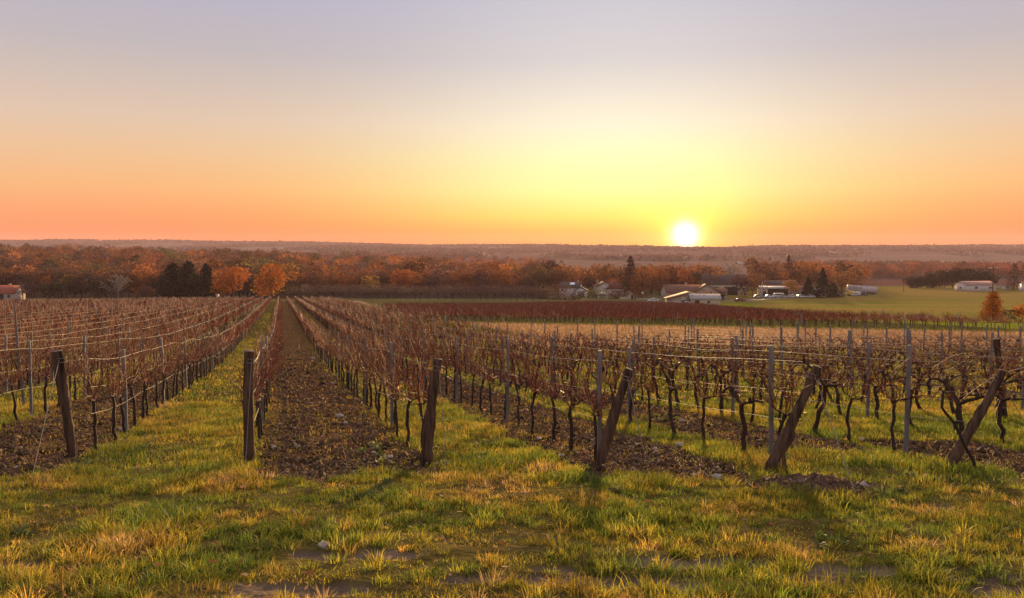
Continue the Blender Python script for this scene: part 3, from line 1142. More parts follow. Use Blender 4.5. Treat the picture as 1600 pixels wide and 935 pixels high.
def grass_field():
    r = np.random.default_rng(21)
    parts = []
    # bank: a short sward and the tufts standing out of it
    n = 310000
    y = np.sqrt(r.uniform(4.6 ** 2, 12.2 ** 2, n))
    x = r.uniform(-.97, .97, n) * (y + .6)
    def bank_end(x, y):
        return 10.55 + (fbm(x / 0.8, y / 0.8, 9) - 0.5) * 1.5 - 0.12 * x * (x > 0)
    clump = fbm(x / .35, y / .35, 71)
    keep = (y < bank_end(x, y)) & (mound(x, y) < .3) & (bare_mask(x, y) < .34) & (r.random(n) < .15 + 1.3 * clump)
    x, y, clump = x[keep], y[keep], clump[keep]
    h = (0.014 + 0.055 * clump) * r.uniform(.5, 1.35, len(x))
    parts.append(blades(x, y, h, r.uniform(.005, .010, len(x)), grass_col(x, y, r), r, .8))
    nt = 12500
    ty = np.sqrt(r.uniform(4.6 ** 2, 12.2 ** 2, nt))
    tx = r.uniform(-.97, .97, nt) * (ty + .6)
    big = fbm(tx / .9, ty / .9, 72)
    keep = (ty < bank_end(tx, ty)) & (mound(tx, ty) < .35) & (bare_mask(tx, ty) < .36) & (r.random(nt) < -.35 + 2.0 * big)
    tx, ty = tx[keep], ty[keep]
    nb = 34
    th_ = r.uniform(.045, .135, len(tx)) * (.55 + .9 * big[keep])
    dx, dy = r.normal(0, 1, (len(tx), nb)), r.normal(0, 1, (len(tx), nb))
    rad = .35 * th_[:, None]
    x, y = (tx[:, None] + dx * rad).ravel(), (ty[:, None] + dy * rad).ravel()
    h = (th_[:, None] * r.uniform(.55, 1.25, (len(tx), nb))).ravel()
    tc = grass_col(tx, ty, r)
    col = np.repeat(tc, nb, 0) * r.uniform(.55, 1.4, (len(x), 1)) * np.repeat(r.uniform(.6, 1.3, (len(tx), 1)), nb, 0)
    parts.append(blades(x, y, h, r.uniform(.005, .009, len(x)), col, r, .7, np.arctan2(dy, dx).ravel()))
    # lanes between the rows
    for y0, y1, n, w in ((10.0, 20, 330000, .010), (20, 62, 240000, .026), (62, 130, 60000, .07)):
        y = np.sqrt(r.uniform(y0 ** 2, y1 ** 2, n))
        x = r.uniform(-.72, .72, n) * y * (1.28 if y1 <= 20 else 1.05)
        tl, k, fr = tilled(x, y)
        e = np.minimum(fr, 1 - fr) * ROW_SP
        long_row = row_u(x, y) < LANE0 + ROW_SP * 5.6
        ok = long_row | in_short_edge(x, y)
        gl = ~tl
        pr = np.where(gl, 1.0, np.where(e < .3, .42, .16))
        clump = fbm(x / .45, y / .45, 73)
        keep = ok & (mound(x, y) < .3) & (r.random(n) < pr * (.5 + .8 * clump))
        x, y, clump, gl2 = x[keep], y[keep], clump[keep], gl[keep]
        h = (.035 + .19 * clump ** 1.5) * r.uniform(.5, 1.3, len(x)) * np.where(gl2, 1, .42)
        cg = grass_col(x, y, r, -.05)
        st = ~gl2 & (r.random(len(x)) < .6)
        cg[st] = np.array([.26, .155, .065]) * r.uniform(.5, 1.3, (st.sum(), 1))
        parts.append(blades(x, y, h, w * r.uniform(.7, 1.3, len(x)), cg, r, .6))
    # dry strip before the second block, and the green wedge
    n = 90000
    y = r.uniform(49, 108, n)
    x = r.uniform(-.3, .70, n) * y
    long_row = row_u(x, y) < LANE0 + ROW_SP * 5.6
    b2 = block2(x, y)
    keep = ~long_row & ~in_short_edge(x, y) & (~b2 | (r.random(n) < .1)) & (x < 60) & ((x < field_edge(y)) | (y < 79))
    x, y = x[keep], y[keep]
    v = x * N2[0] + y * N2[1] - (-12 * N2[0] + 100 * N2[1])
    green = (row_u(x, y) < 17) & (y > 70) | (v > -4)
    col = np.where(green[:, None], np.array([.13, .135, .02]), np.array([.31, .19, .105])) * r.uniform(.7, 1.3, (len(x), 1))
    parts.append(blades(x, y, r.uniform(.08, .24, len(x)), r.uniform(.03, .08, len(x)), col, r))
    V = np.concatenate([p[0] for p in parts])
    off = np.cumsum([0] + [len(p[0]) for p in parts])
    Fq = np.concatenate([p[1] + o for p, o in zip(parts, off)])
    tag(build('grass', V, Fq, M['grass'], np.concatenate([p[2] for p in parts])), 'short tufted yellow green grass', 'grass', kind='stuff')


grass_field()


def weeds():
    r = np.random.default_rng(31)
    spots = [(235, 640), (252, 628), (265, 615), (205, 660), (190, 690), (225, 690), (170, 705), (240, 700), (150, 730), (300, 600), (270, 660), (715, 690), (730, 710), (700, 700), (750, 720), (690, 720),
             (760, 690), (805, 735), (990, 760), (910, 740), (1015, 655), (1040, 650), (1400, 770), (1430, 750), (580, 695), (600, 720), (620, 770), (560, 775), (1290, 850), (1220, 720), (30, 835), (180, 760), (120, 745)]
    VV, FF, CC, off = [], [], [], 0
    for px, py in spots:
        for _ in range(4):
            p = pixg(px + r.normal(0, 12), py + r.normal(0, 7))
            n = r.integers(9, 18)
            th = r.random(n) * 6.283
            ln = r.uniform(.05, .13, n)
            w = ln * r.uniform(.3, .5, n)
            el = r.uniform(.25, 1.2, n)
            d = np.stack([np.cos(th) * np.cos(el), np.sin(th) * np.cos(el), np.sin(el)], 1)
            s = np.stack([-np.sin(th), np.cos(th), 0 * th], 1)
            b = np.array(p)[None] + r.normal(0, .03, (n, 3)) * np.array([1, 1, .2])
            tip = b + d * ln[:, None] - np.array([0, 0, 1]) * (ln * .2)[:, None]
            mid = b + d * (ln * .55)[:, None]
            V = np.stack([b, mid - s * w[:, None] / 2, tip, mid + s * w[:, None] / 2], 1).reshape(-1, 3)
            VV.append(V)
            FF.append(np.arange(n * 4).reshape(-1, 4) + off)
            off += n * 4
            c = np.array([[.10, .14, .035], [.16, .17, .05], [.15, .16, .07]])[r.integers(0, 3)]
            CC.append(np.repeat(c[None] * r.uniform(.7, 1.3, (n, 1)), 4, 0))
    tag(build('weeds', np.concatenate(VV), np.concatenate(FF), M['grass'], np.concatenate(CC)), 'low broad-leaved weeds among the grass', 'weeds', kind='stuff')


weeds()


def clods():
    r = np.random.default_rng(41)
    n = 110000
    y = 9.6 + 50 * r.random(n) ** 2.1
    x = r.uniform(-.90, .90, n) * y
    mx_, my_ = 3.7 + r.normal(0, .7, 4200), 9.75 + r.normal(0, .26, 4200)
    x, y = np.concatenate([x, mx_]), np.concatenate([y, my_])
    n = len(x)
    tl = tilled(x, y)[0]
    end = 10.4 + (fbm(x / 0.8, y / 0.8, 9) - 0.5) * 1.3 - 0.12 * x * (x > 0)
    keep = (mound(x, y) > .3) | (tl & (y > end) & (fbm(x / .4, y / .4, 44) > .36)) | (bare_mask(x, y) > .4)
    x, y = x[keep], y[keep]
    n = len(x)
    s = r.uniform(.012, .05, n) * np.clip(y / 24, 1, 1.4) * np.where(r.random(n) < .06, 1.9, 1)
    base = np.array([(1, 0, 0), (-1, 0, 0), (0, 1, 0), (0, -1, 0), (0, 0, 1), (0, 0, -1), ], float)
    J = base[None] * r.uniform(.6, 1.3, (n, 6, 1)) + r.normal(0, .22, (n, 6, 3))
    th = r.random(n) * 6.283
    c, sn = np.cos(th)[:, None], np.sin(th)[:, None]
    X = np.stack([J[..., 0] * c - J[..., 1] * sn, J[..., 0] * sn + J[..., 1] * c, J[..., 2] * .7], -1) * s[:, None, None]
    V = X + np.stack([x, y, height(x, y) - .015], 1)[:, None]
    f = np.array([(0, 2, 4), (2, 1, 4), (1, 3, 4), (3, 0, 4), (2, 0, 5), (1, 2, 5), (3, 1, 5), (0, 3, 5)])
    C = np.array([.102, .060, .037]) * r.uniform(.5, 1.5, (n, 1))
    pale = r.random(n) < .014
    C[pale] = (.30, .26, .22)
    tag(build('soil_clods', V.reshape(-1, 3), (f[None] + (np.arange(n) * 6)[:, None, None]).reshape(-1, 3), M['clod'], np.repeat(C, 6, 0)), 'broken lumps of dark tilled soil', 'soil', kind='stuff')


clods()


def fallen_leaves():
    r = np.random.default_rng(51)
    n = 2600
    y = np.sqrt(r.uniform(4.8 ** 2, 20 ** 2, n))
    x = r.uniform(-.72, .72, n) * y
    q = np.abs(((row_u(x, y) - LANE0) / ROW_SP) % 1 - .5)
    keep = (y < 11.5) & (r.random(n) < .8 * fbm(x / 1.1, y / 1.1, 52) ** 1.5 + .08) | (q > .36)
    x, y = x[keep], y[keep]
    C = np.stack([x, y, height(x, y) + r.uniform(.01, .07, len(x))], 1)
    V, Fq = cards(C, .06, r)
    c4 = C.repeat(4, 0)
    V[:, 2] = c4[:, 2] + (V[:, 2] - c4[:, 2]) * .5
    col = np.array([(.30, .13, .06), (.38, .21, .10), (.22, .10, .05), (.45, .27, .16)])[r.integers(0, 4, len(x))]
    tag(build('fallen_leaves', V, Fq, M['leaf'], np.repeat(col, 4, 0)), 'small dry vine leaves lying in the grass', 'leaves', kind='stuff')


fallen_leaves()


def stone(px, py, s, label):
    p = pixg(px, py)
    r = np.random.default_rng(int(px * 7 + py))
    V, fs = [], []
    nu, nv = 10, 7
    for j in range(nv):
        v = math.pi * (j + .5) / nv
        for i in range(nu):
            u = 2 * math.pi * i / nu
            d = np.array([math.sin(v) * math.cos(u), math.sin(v) * math.sin(u) * .8, math.cos(v) * .65])
            V.append(d * s * (1 + .25 * math.sin(3 * u + px) * math.sin(2 * v + py) + r.normal(0, .07)))
    for j in range(nv - 1):
        for i in range(nu):
            fs.append((j * nu + i, (j + 1) * nu + i, (j + 1) * nu + (i + 1) % nu, j * nu + (i + 1) % nu))
    V = np.array(V)
    o = build('stone', V, [np.array(fs), np.array([tuple(range(nu))[::-1], tuple(range((nv - 1) * nu, nv * nu))])[:, ::-1]], M['stone'], smooth=False)
    o.location = p + Vector((0, 0, s * .3))
    tag(o, label, 'stone', 'pale stones lying on the soil')


for a in ((531, 652, .075, 'largest pale stone in the middle of the bare soil lane'), (540, 662, .045, 'small pale stone just below the largest stone in the lane'),
          (489, 561, .095, 'pinkish white block at the far edge of the bare lane'), (609, 716, .05, 'flat pale stone near the foot of the dark knotty post'),
          (583, 708, .03, 'tiny white pebble left of the flat stone by the knotty post'), (520, 600, .05, 'grey stone on the lane edge between the two larger stones'),
          (428, 700, .04, 'whitish stone beside the upright round post'), (460, 670, .03, 'tiny white stone in the middle of the lane above the upright post'),
          (1120, 748, .06, 'flat pale stone in soil right of the slender leaning post'), (1062, 697, .06, 'round pale stone at a vine foot behind the slender post'),
          (1086, 744, .035, 'small white stone left of the flat pale stone'), (1258, 658, .05, 'white stone in reddish soil behind the split log post'),
          (1346, 688, .05, 'white stone lying left of the grey stake past the split post'), (1325, 672, .035, 'small white stone farther up the reddish soil'),
          (505, 855, .05, 'pale stone in a bare patch of the near grass'), (190, 672, .05, 'pale stone at the foot of a grey stake by the grass lane')):
    stone(*a)


# ------------------------------------------------------------------ trees
def crown_arrays(r, H, Wd, base, n, leaf, cols, lobes=11, flat=1.0):
    """Leaf clumps on uneven lobes; returns arrays with the trunk base at the origin."""
    ch = H - base
    lc = np.stack([r.normal(0, .24, lobes) * Wd, r.normal(0, .24, lobes) * Wd, base + ch * (.18 + .62 * r.random(lobes))], 1)
    lc[0] = (0, 0, base + ch * .55)
    lr = Wd * (.20 + .13 * r.random(lobes))
    lr[0] = Wd * .34
    i = r.integers(0, lobes, n)
    d = r.normal(size=(n, 3))
    d /= np.linalg.norm(d, axis=1, keepdims=True)
    rad = lr[i] * (.55 + .5 * r.random(n) ** .6)
    C = lc[i] + d * rad[:, None] * np.array([1, 1, .85 * flat])
    C[:, 2] = np.clip(C[:, 2], base * .75, H)
    V, Fq = cards(C, leaf, r)
    cc = np.array(cols)[r.integers(0, len(cols), lobes)][i] * (.7 + .6 * r.random((n, 1)))
    return V, Fq, np.repeat(cc, 4, 0)


def limb_arrays(r, H, rad, n, spread, start=.25, top=.95):
    P = [np.array([(0, 0, -.3), (r.normal(0, .02) * H, 0, H * .3), (r.normal(0, .03) * H, r.normal(0, .03) * H, H * .6), (r.normal(0, .05) * H, 0, H * top)])]
    Rr = [np.array([rad, rad * .8, rad * .5, rad * .12])]
    for _ in range(n):
        s = start + (.6 - start) * r.random()
        p0 = np.array([0, 0, H * s])
        a = r.random() * 6.283
        ln = spread * (.7 + .5 * r.random())
        e = np.array([math.cos(a) * ln, math.sin(a) * ln, H * (.25 + .2 * r.random())])
        P.append(np.stack([p0, p0 + e * .3 + r.normal(0, .02, 3) * H, p0 + e * .65 + r.normal(0, .02, 3) * H, p0 + e]))
        Rr.append(rad * np.array([.45, .34, .2, .06]))
    return tubes(np.array(P), np.array(Rr), 6)


def bare_arrays(r, H, spread, n=26, twigs=160, rad=.25, cols=((.09, .06, .05),), thick=1.0):
    P = [np.array([(0, 0, -.3), (.02 * H, 0, H * .15), (0, 0, H * .32), (0.01 * H, .01 * H, H * .5)])]
    Rr = [np.array([rad, rad * .85, rad * .7, rad * .35])]
    ends = []
    for _ in range(n):
        a, e = r.random() * 6.283, r.uniform(.35, 1.35)
        d = np.array([math.cos(a) * math.cos(e) * spread, math.sin(a) * math.cos(e) * spread, math.sin(e) * H * .6])
        p0 = np.array([0, 0, H * r.uniform(.24, .45)])
        q = np.stack([p0, p0 + d * .35 + (0, 0, -.02 * H), p0 + d * .7 + r.normal(0, .015, 3) * H, p0 + d])
        P.append(q)
        Rr.append(rad * np.array([.35, .22, .13, .05]))
        ends.append(q)
    V, Fq = tubes(np.array(P), np.array(Rr), 5)
    E = np.array(ends)
    i, j = r.integers(0, n, twigs), r.integers(1, 4, twigs)
    s = E[i, j]
    d = r.normal(0, 1, (twigs, 3)) + np.array([0, 0, .7]) + (s / (np.linalg.norm(s, axis=1, keepdims=True))) * .6
    d /= np.linalg.norm(d, axis=1, keepdims=True)
    ln = H * r.uniform(.06, .2, (twigs, 1))
    Q = np.stack([s, s + d * ln * .5 + r.normal(0, .01, (twigs, 3)) * H, s + d * ln], 1)
    V2, F2 = tubes(Q, np.repeat(np.array([[.16, .1, .05]]) * rad * thick, twigs, 0), 3)
    return (V, Fq), (V2, F2, np.repeat(np.array(cols)[r.integers(0, len(cols), twigs)], 9, 0))


def conifer_arrays(r, H, Wd, n, leaf, col, gaps=False, blunt=1.0):
    u = r.random(n) ** .75
    z = H * (.07 + .93 * (1 - u)) if not gaps else H * np.clip(.07 + .93 * (1 - (np.floor(u * 9) + .5 + r.normal(0, .24, n)) / 9), .03, 1)
    frac = np.clip(1 - z / H, 0, 1) ** blunt
    rr = Wd / 2 * frac * np.sqrt(r.random(n)) * (.75 + .4 * r.random(n))
    a = r.random(n) * 6.283
    wob = (1 + .22 * np.sin(a * 3 + z * 2.5 / max(H, 1) * 9)) * (1 if not gaps else .75 + .5 * np.sin(a * 2 + np.floor(u * 9) * 2.4) ** 2)
    C = np.stack([np.cos(a) * rr * wob, np.sin(a) * rr * wob, z - rr * .12], 1)
    V, Fq = cards(C, leaf, r)
    V[:, 2] = C.repeat(4, 0)[:, 2] + (V[:, 2] - C.repeat(4, 0)[:, 2]) * .6
    return V, Fq, np.repeat(np.array(col)[None] * r.uniform(.6, 1.4, (n, 1)), 4, 0)


RUST = [(.20, .065, .022), (.15, .055, .025), (.24, .085, .025)]
BROWN = [(.115, .055, .032), (.10, .05, .036), (.15, .065, .03)]
ORANGE = [(.40, .115, .018), (.32, .095, .018), (.44, .15, .022)]
PURPLE = [(.105, .055, .048), (.085, .05, .046), (.13, .06, .048)]
OLIVE = [(.12, .085, .028), (.15, .09, .028), (.09, .07, .028)]
DARK = [(.028, .030, .018), (.038, .036, .02), (.045, .034, .022)]


def tree(kind, pos, H, Wd, label, seed, cols, base=.2, n=1500, leaf=.5, group=None, cat='tree', lobes=11, rad=None, flat=1.0):
    r = np.random.default_rng(seed)
    root = empty(kind, pos, r.random() * 6.28, label, cat, group)
    tv, tf = limb_arrays(r, H * .9, rad or H * .022, 8, Wd * .36)
    build('trunk', tv, tf, M['bark'], None, root)
    V, Fq, C = crown_arrays(r, H, Wd, H * base, n, leaf, cols, lobes, flat)
    build('crown', V, Fq, M['leaf'], C, root)
    return root


def conifer(kind, pos, H, Wd, label, seed, col=(.030, .036, .020), n=1400, leaf=.5, gaps=False, blunt=1.0):
    r = np.random.default_rng(seed)
    root = empty(kind, pos, 0, label, 'conifer')
    tv, tf = tubes(np.array([[(0, 0, -.3), (0, 0, H * .5), (0, 0, H * .98)]]), np.array([[H * .02, H * .014, .03]]), 7)
    build('trunk', tv, tf, M['bark'], None, root)
    V, Fq, C = conifer_arrays(r, H, Wd, n, leaf, col, gaps, blunt)
    build('crown', V, Fq, M['needle'], C, root)
    return root


def bush(pos, H, Wd, label, seed, cols, n=700, leaf=.35, group=None):
    r = np.random.default_rng(seed)
    root = empty('bush', pos, 0, label, 'bush', group)
    tv, tf = limb_arrays(r, H * .8, H * .02, 6, Wd * .35, start=.02)
    build('stem', tv, tf, M['bark'], None, root)
    V, Fq, C = crown_arrays(r, H, Wd, H * .06, n, leaf, cols, 9)
    build('foliage', V, Fq, M['leaf'], C, root)
    return root


def bare_tree(pos, H, spread, label, seed, n=26, twigs=160, rad=None, group=None, cols=((.09, .06, .05),), thick=1.0, bark='bark'):
    r = np.random.default_rng(seed)
    root = empty('bare_tree', pos, 0, label, 'tree', group)
    (tv, tf), (V, Fq, C) = bare_arrays(r, H, spread, n, twigs, rad or H * .028, cols, thick)
    build('trunk', tv, tf, M[bark], None, root)
    build('twigs', V, Fq, M['cane'], C, root)
    return root


# trees one can tell apart, left to right
conifer('conifer', pix(270, 335), 14.4, 18, 'broad dark conifer, bushier of the pair before the autumn wood', 1, (.016, .021, .014), 4200, .9, blunt=.6)
conifer('conifer', pix(294, 337), 15.4, 15.5, 'dark conifer with the sharper tip beside the bushiest conifer', 2, (.016, .021, .014), 3600, .9, blunt=.62)
conifer('conifer', pix(322, 338), 14.2, 11, 'dark pointed conifer standing alone next to the orange trees', 3, (.017, .022, .015), 2800, .85, blunt=.62)
tree('orange_tree', pix(363, 318), 12.0, 15.0, 'rounded orange tree next to the dark pointed conifer', 4, ORANGE, .18, 2600, .62)
tree('orange_tree', pix(423, 312), 13.2, 15.0, 'tallest golden orange tree at the head of the bare lane', 5, ORANGE + [(.36, .14, .022)], .16, 3000, .62)
bare_tree(pix(183, 292), 8.6, 5.8, 'pale bare tree with fan of twigs before the wood', 6, 40, 420, .26, cols=((.34, .26, .21), (.26, .19, .15)), thick=1.8, bark='post')
bush(pix(227, 300), 5.2, 6.2, 'round brown leafed bush at the vineyard edge', 7, [(.16, .075, .04), (.13, .06, .035)], 900, .45)
bush(pix(152, 318), 8.0, 8.0, 'dark evergreen bush behind the pale bare tree', 8, DARK, 800, .6)
bush(pix(84, 318), 7.0, 9.0, 'dark evergreen bush near the red roofed house', 9, DARK, 800, .6)
bush(pix(330, 322), 3.6, 10.0, 'low dark hedge under the pointed conifer', 10, DARK, 500, .5)
bare_tree(pix(34, 268), 6.5, 5.0, 'dark leaning bare tree in front of the red roofed house', 11, 26, 260, .18, cols=((.10, .07, .065),))
tree('autumn_tree', pix(624, 372), 12.0, 15.0, 'bright rust orange tree behind the purple orchard', 12, [(.34, .10, .025), (.28, .085, .025)], .2, 2000, .6)
tree('autumn_tree', pix(515, 378), 13.5, 22.0, 'wide orange brown tree behind the orchard near the golden tree', 13, [(.26, .085, .025), (.20, .07, .025)], .15, 2200, .7)
tree('autumn_tree', pix(575, 366), 9.0, 10.0, 'small yellow green tree between two rust trees', 14, [(.30, .16, .03), (.24, .13, .03)], .2, 1000, .55)
tree('autumn_tree', pix(786, 372), 13.0, 14.5, 'rust tree at the orchard end standing before the hills', 15, RUST, .12, 1900, .6)
tree('autumn_tree', pix(850, 392), 13.5, 12.0, 'dull green tree left of the white house with skylight', 16, OLIVE, .1, 1800, .6)
tree('autumn_tree', pix(822, 372), 9.5, 11.0, 'brown rounded tree just left of the dull green tree', 17, BROWN, .1, 1300, .6)
bush(pix(872, 335), 6.0, 14.0, 'large grey brown bush in front of the white house with skylight', 18, PURPLE, 1300, .45)
bush(pix(905, 330), 3.4, 5.5, 'dark low bush at the bank by the white house', 19, DARK + PURPLE, 600, .4)
bush(pix(848, 345), 4.2, 10.0, 'brown thicket at the orchard end', 20, PURPLE, 900, .45)
conifer('cedar', pix(985, 395), 18.5, 15.0, 'tall tiered cedar rising above the autumn trees', 21, (.095, .048, .020), 2600, .75, gaps=True, blunt=.8)
bare_tree(pix(1137, 400), 15.0, 11.0, 'large bare tree spreading above the long barn roof', 22, 34, 200, .36, cols=((.05, .035, .03),), thick=1.3)
tree('autumn_tree', pix(1176, 372), 10.0, 15.5, 'dark red brown tree between the barn and the pale sheds', 23, [(.085, .035, .025), (.11, .045, .03)], .12, 1800, .55)
conifer('conifer', pix(1263, 370), 9.5, 8.5, 'small dark conifer beside the white garden shed', 24, (.022, .02, .014), 2200, .65)
conifer('conifer', pix(1286, 370), 13.5, 10.5, 'tall dark conifer right of the white garden shed', 25, (.022, .02, .014), 3000, .7)
conifer('conifer', pix(1303, 372), 6.5, 6.5, 'shortest dark conifer at the end of the farm hedge', 26, (.022, .02, .014), 1400, .6, blunt=.6)
tree('autumn_tree', pix(1316, 400), 11.8, 9.5, 'single round tree with clear trunk behind the white trailer', 27, [(.19, .085, .028), (.16, .075, .028)], .32, 1200, .5)
bush(pix(1317, 396), 2.6, 4.0, 'small round bush at the foot of the clear trunked tree', 28, BROWN, 300, .35)
tree('autumn_tree', pix(1237, 380), 8.5, 8.0, 'golden leafy tree beside the dark open shed', 29, [(.26, .12, .03), (.2, .09, .028)], .1, 900, .5)
conifer('parasol_pine', pix(1232, 470), 20.0, 15.0, 'dark flat topped pine rising over the farm trees', 30, (.04, .032, .02), 1500, .8, gaps=True, blunt=.9)
conifer('redwood', pix(1585, 470), 15.5, 12.0, 'broad dark red conifer at the right hand white house', 31, (.075, .028, .018), 2000, .6, blunt=.55)
ot = conifer('orange_tree', pix(1553, 104), 3.7, 3.3, 'bright orange small upright tree at the edge of the green field', 32, (.42, .135, .022), 3400, .2, blunt=.45)
ot['category'] = 'tree'
bush(pix(1600, 112), 2.0, 2.8, 'orange bush cut by the photo edge beside the small orange tree', 33, ORANGE, 600, .2)
bush(pix(1580, 113), 1.2, 3.2, 'dark low bush between the orange tree and the orange bush', 34, [(.07, .045, .03), (.05, .04, .025)], 600, .18)
tree('autumn_tree', pix(1018, 405), 14.5, 14.0, 'leafy orange lit tree right of the tall cedar', 35, RUST, .05, 1700, .6)
tree('autumn_tree', pix(1048, 420), 14.5, 13.0, 'orange lit tree above the stone farmhouse roof', 36, RUST, .05, 1500, .6)
tree('autumn_tree', pix(1075, 430), 13.0, 12.0, 'thinning orange tree below the setting sun', 37, RUST, .1, 1000, .6)
tree('autumn_tree', pix(1097, 425), 12.0, 9.0, 'sparse orange tree at the corner of the long barn', 38, RUST, .1, 800, .5)
tree('autumn_tree', pix(960, 420), 14.0, 12.0, 'brown tree just left of the tall cedar', 39, BROWN + RUST, .05, 1400, .6)
tree('autumn_tree', pix(1004, 374), 13.0, 12.0, 'rust tree in front of the tall cedar, above the rust hedge', 90, RUST, .04, 1900, .5)
tree('autumn_tree', pix(1031, 378), 14.0, 12.0, 'orange lit tree at the end of the stone farmhouse', 91, RUST + [(.26, .10, .03)], .04, 1900, .5)
tree('autumn_tree', pix(918, 400), 12.5, 13.0, 'brown tree rising between the skylight house and the gabled house', 92, BROWN + RUST, .05, 1800, .5)
tree('autumn_tree', pix(872, 405), 13.5, 12.0, 'russet tree behind the skylight house roof', 93, RUST + BROWN, .05, 1800, .5)
bush(pix(1120, 352), 4.6, 7.0, 'reddish bush between the stone gable and the dark red tree', 94, [(.13, .05, .03), (.10, .04, .03)], 700, .4)
bush(pix(932, 350), 4.2, 6.5, 'dark green bush before the house with the red roof', 40, OLIVE + DARK, 600, .4)
bush(pix(962, 352), 3.2, 9.5, 'reddish hedge below the house with the red roof', 41, [(.13, .045, .03), (.10, .04, .03)], 700, .4)
bush(pix(1000, 352), 3.6, 10.0, 'rust hedge between the small hut and the cedar', 42, RUST, 700, .4)
bush(pix(1103, 318), 5.0, 6.5, 'orange lit bush against the stone gable', 43, RUST, 600, .4)
for i, (px, w_, d_) in enumerate(((1079, 4.0, 296), (1092, 4.2, 297), (1106, 4.2, 296))):
    bare_tree(pix(px, d_), 4.2, 2.8, ordn(i + 1) + ' small bare pink tree from the barn door, before the pale roofed shed', 50 + i, 20, 200, .12, 'small bare trees before the pale shed', cols=((.22, .12, .10), (.17, .09, .08)))

for i, (px, h_, w_) in enumerate(((1425, 6.5, 9), (1440, 7.5, 9), (1452, 9, 10), (1464, 11, 11), (1476, 12, 11), (1489, 12.5, 10), (1501, 12.5, 10), (1513, 13, 10), (1525, 12.5, 10), (1537, 12, 10), (1549, 11.5, 10))):
    tree('dark_tree', pix(px, 520), h_, w_, ordn(i + 1) + ' dark green brown tree from the low end of the grove behind the white bungalow', 60 + i, [(.045, .026, .016), (.055, .03, .018), (.038, .026, .016)], .03, 2000, .75, 'grove behind the white bungalow')

# orchard of bare purple trees
ov = []
for s in range(4):
    ov.append(bare_arrays(np.random.default_rng(500 + s), 5.6, 4.0, 26, 330, .11, cols=((.14, .07, .06), (.11, .06, .055), (.17, .08, .065))))
OT = [(build('trunk', a[0], a[1], M['bark'], mesh_only=True), build('twigs', b[0], b[1], M['cane'], b[2], mesh_only=True)) for a, b in ov]
for j, (d_, x0, x1, st, rn) in enumerate(((318, 452, 846, 11.5, 'front'), (330, 458, 840, 12.5, 'second'), (343, 462, 830, 13.0, 'third'))):
    for i, px in enumerate(np.arange(x0, x1, st)):
        p = pix(px + random.uniform(-2, 2), d_ + random.uniform(-2, 2))
        e = empty('orchard_tree', p, random.random() * 6.28, ordn(i + 1) + ' bare purple orchard tree from the golden oak, ' + rn + ' row', 'tree', 'bare orchard behind the vineyard')
        e.scale = [random.uniform(.85, 1.12)] * 3
        a, b = OT[random.randrange(4)]
        link('trunk', a, e)
        link('twigs', b, e)

# the wood: a front tier of single trees, the mass behind them as one
FV = []
for s in range(7):
    r = np.random.default_rng(700 + s)
    V, Fq, C = crown_arrays(r, 15, 13.5, 2.5, 700, .85, [(1, 1, 1), (.8, .8, .8), (1.2, 1.2, 1.2)], 8)
    FV.append((V, Fq, C))
FRONTM = []
for s in range(8):
    r = np.random.default_rng(740 + s)
    V, Fq, C = crown_arrays(r, 15, 13, 1.5, 1000, .85, (RUST, BROWN, PURPLE, BROWN, [(.26, .095, .026), (.2, .075, .025)], RUST, PURPLE, OLIVE)[s], 12)
    tv, tf = limb_arrays(r, 14, .3, 8, 4.5)
    FRONTM.append((build('trunk', tv, tf, M['bark'], mesh_only=True), build('crown', V, Fq, M['leaf'], C, mesh_only=True)))
ft = 0
for i, px in enumerate(np.arange(-8, 450, 12.3)):
    d_ = 352 + random.uniform(-8, 14)
    p = pix(px, d_)
    e = empty('autumn_tree', p, random.random() * 6.28, ordn(i + 1) + ' autumn tree from the red roofed house along the front of the wood', 'tree', 'trees at the front of the autumn wood')
    s = random.uniform(.62, .95)
    e.scale = (s * 1.05, s * 1.05, s)
    a, b = FRONTM[random.randrange(8)]
    link('trunk', a, e)
    link('crown', b, e)
for i, px in enumerate(np.arange(452, 830, 13.5)):
    d_ = 395 + random.uniform(-8, 14)
    p = pix(px, d_)
    e = empty('autumn_tree', p, random.random() * 6.28, ordn(i + 1) + ' brown autumn tree from the golden oak, just behind the orchard', 'tree', 'trees behind the orchard')
    s = random.uniform(.6, .85)
    e.scale = (s * 1.05, s * 1.05, s)
    a, b = FRONTM[random.choice((0, 1, 2, 3, 5, 6))]
    link('trunk', a, e)
    link('crown', b, e)


def forest(name, zones, label, cols, seed):
    r = np.random.default_rng(seed)
    pts, hs = [], []
    for x0, x1, d0, d1, sp, h in zones:
        d = d0
        while d < d1:
            L0, L1 = (x0 - 800) / F * d, (x1 - 800) / F * d
            n = max(1, int((L1 - L0) / sp))
            L = np.linspace(L0, L1, n) + r.normal(0, sp * .35, n)
            D = d + r.normal(0, sp * .4, n)
            pts.append(np.stack([L, D, height(L, D)], 1))
            hs.append(np.full(n, h / 15.0) * r.uniform(.55, 1.2, n))
            d += sp * 1.15
    P, s = np.concatenate(pts), np.concatenate(hs)
    keep = ~hill_field(P[:, 0], P[:, 1])
    P, s = P[keep], s[keep]
    tint = np.array(cols)[r.integers(0, len(cols), len(P))] * r.uniform(.5, 1.7, (len(P), 1))
    sc = np.stack([s * r.uniform(.9, 1.2, len(s)), s * r.uniform(.9, 1.2, len(s)), s], 1)
    V, Fq, C = scatter(FV, P, r.random(len(P)) * 6.28, sc, tint, seed)
    tag(build(name, V, Fq, M['leaf'], C), label, 'wood', kind='stuff')


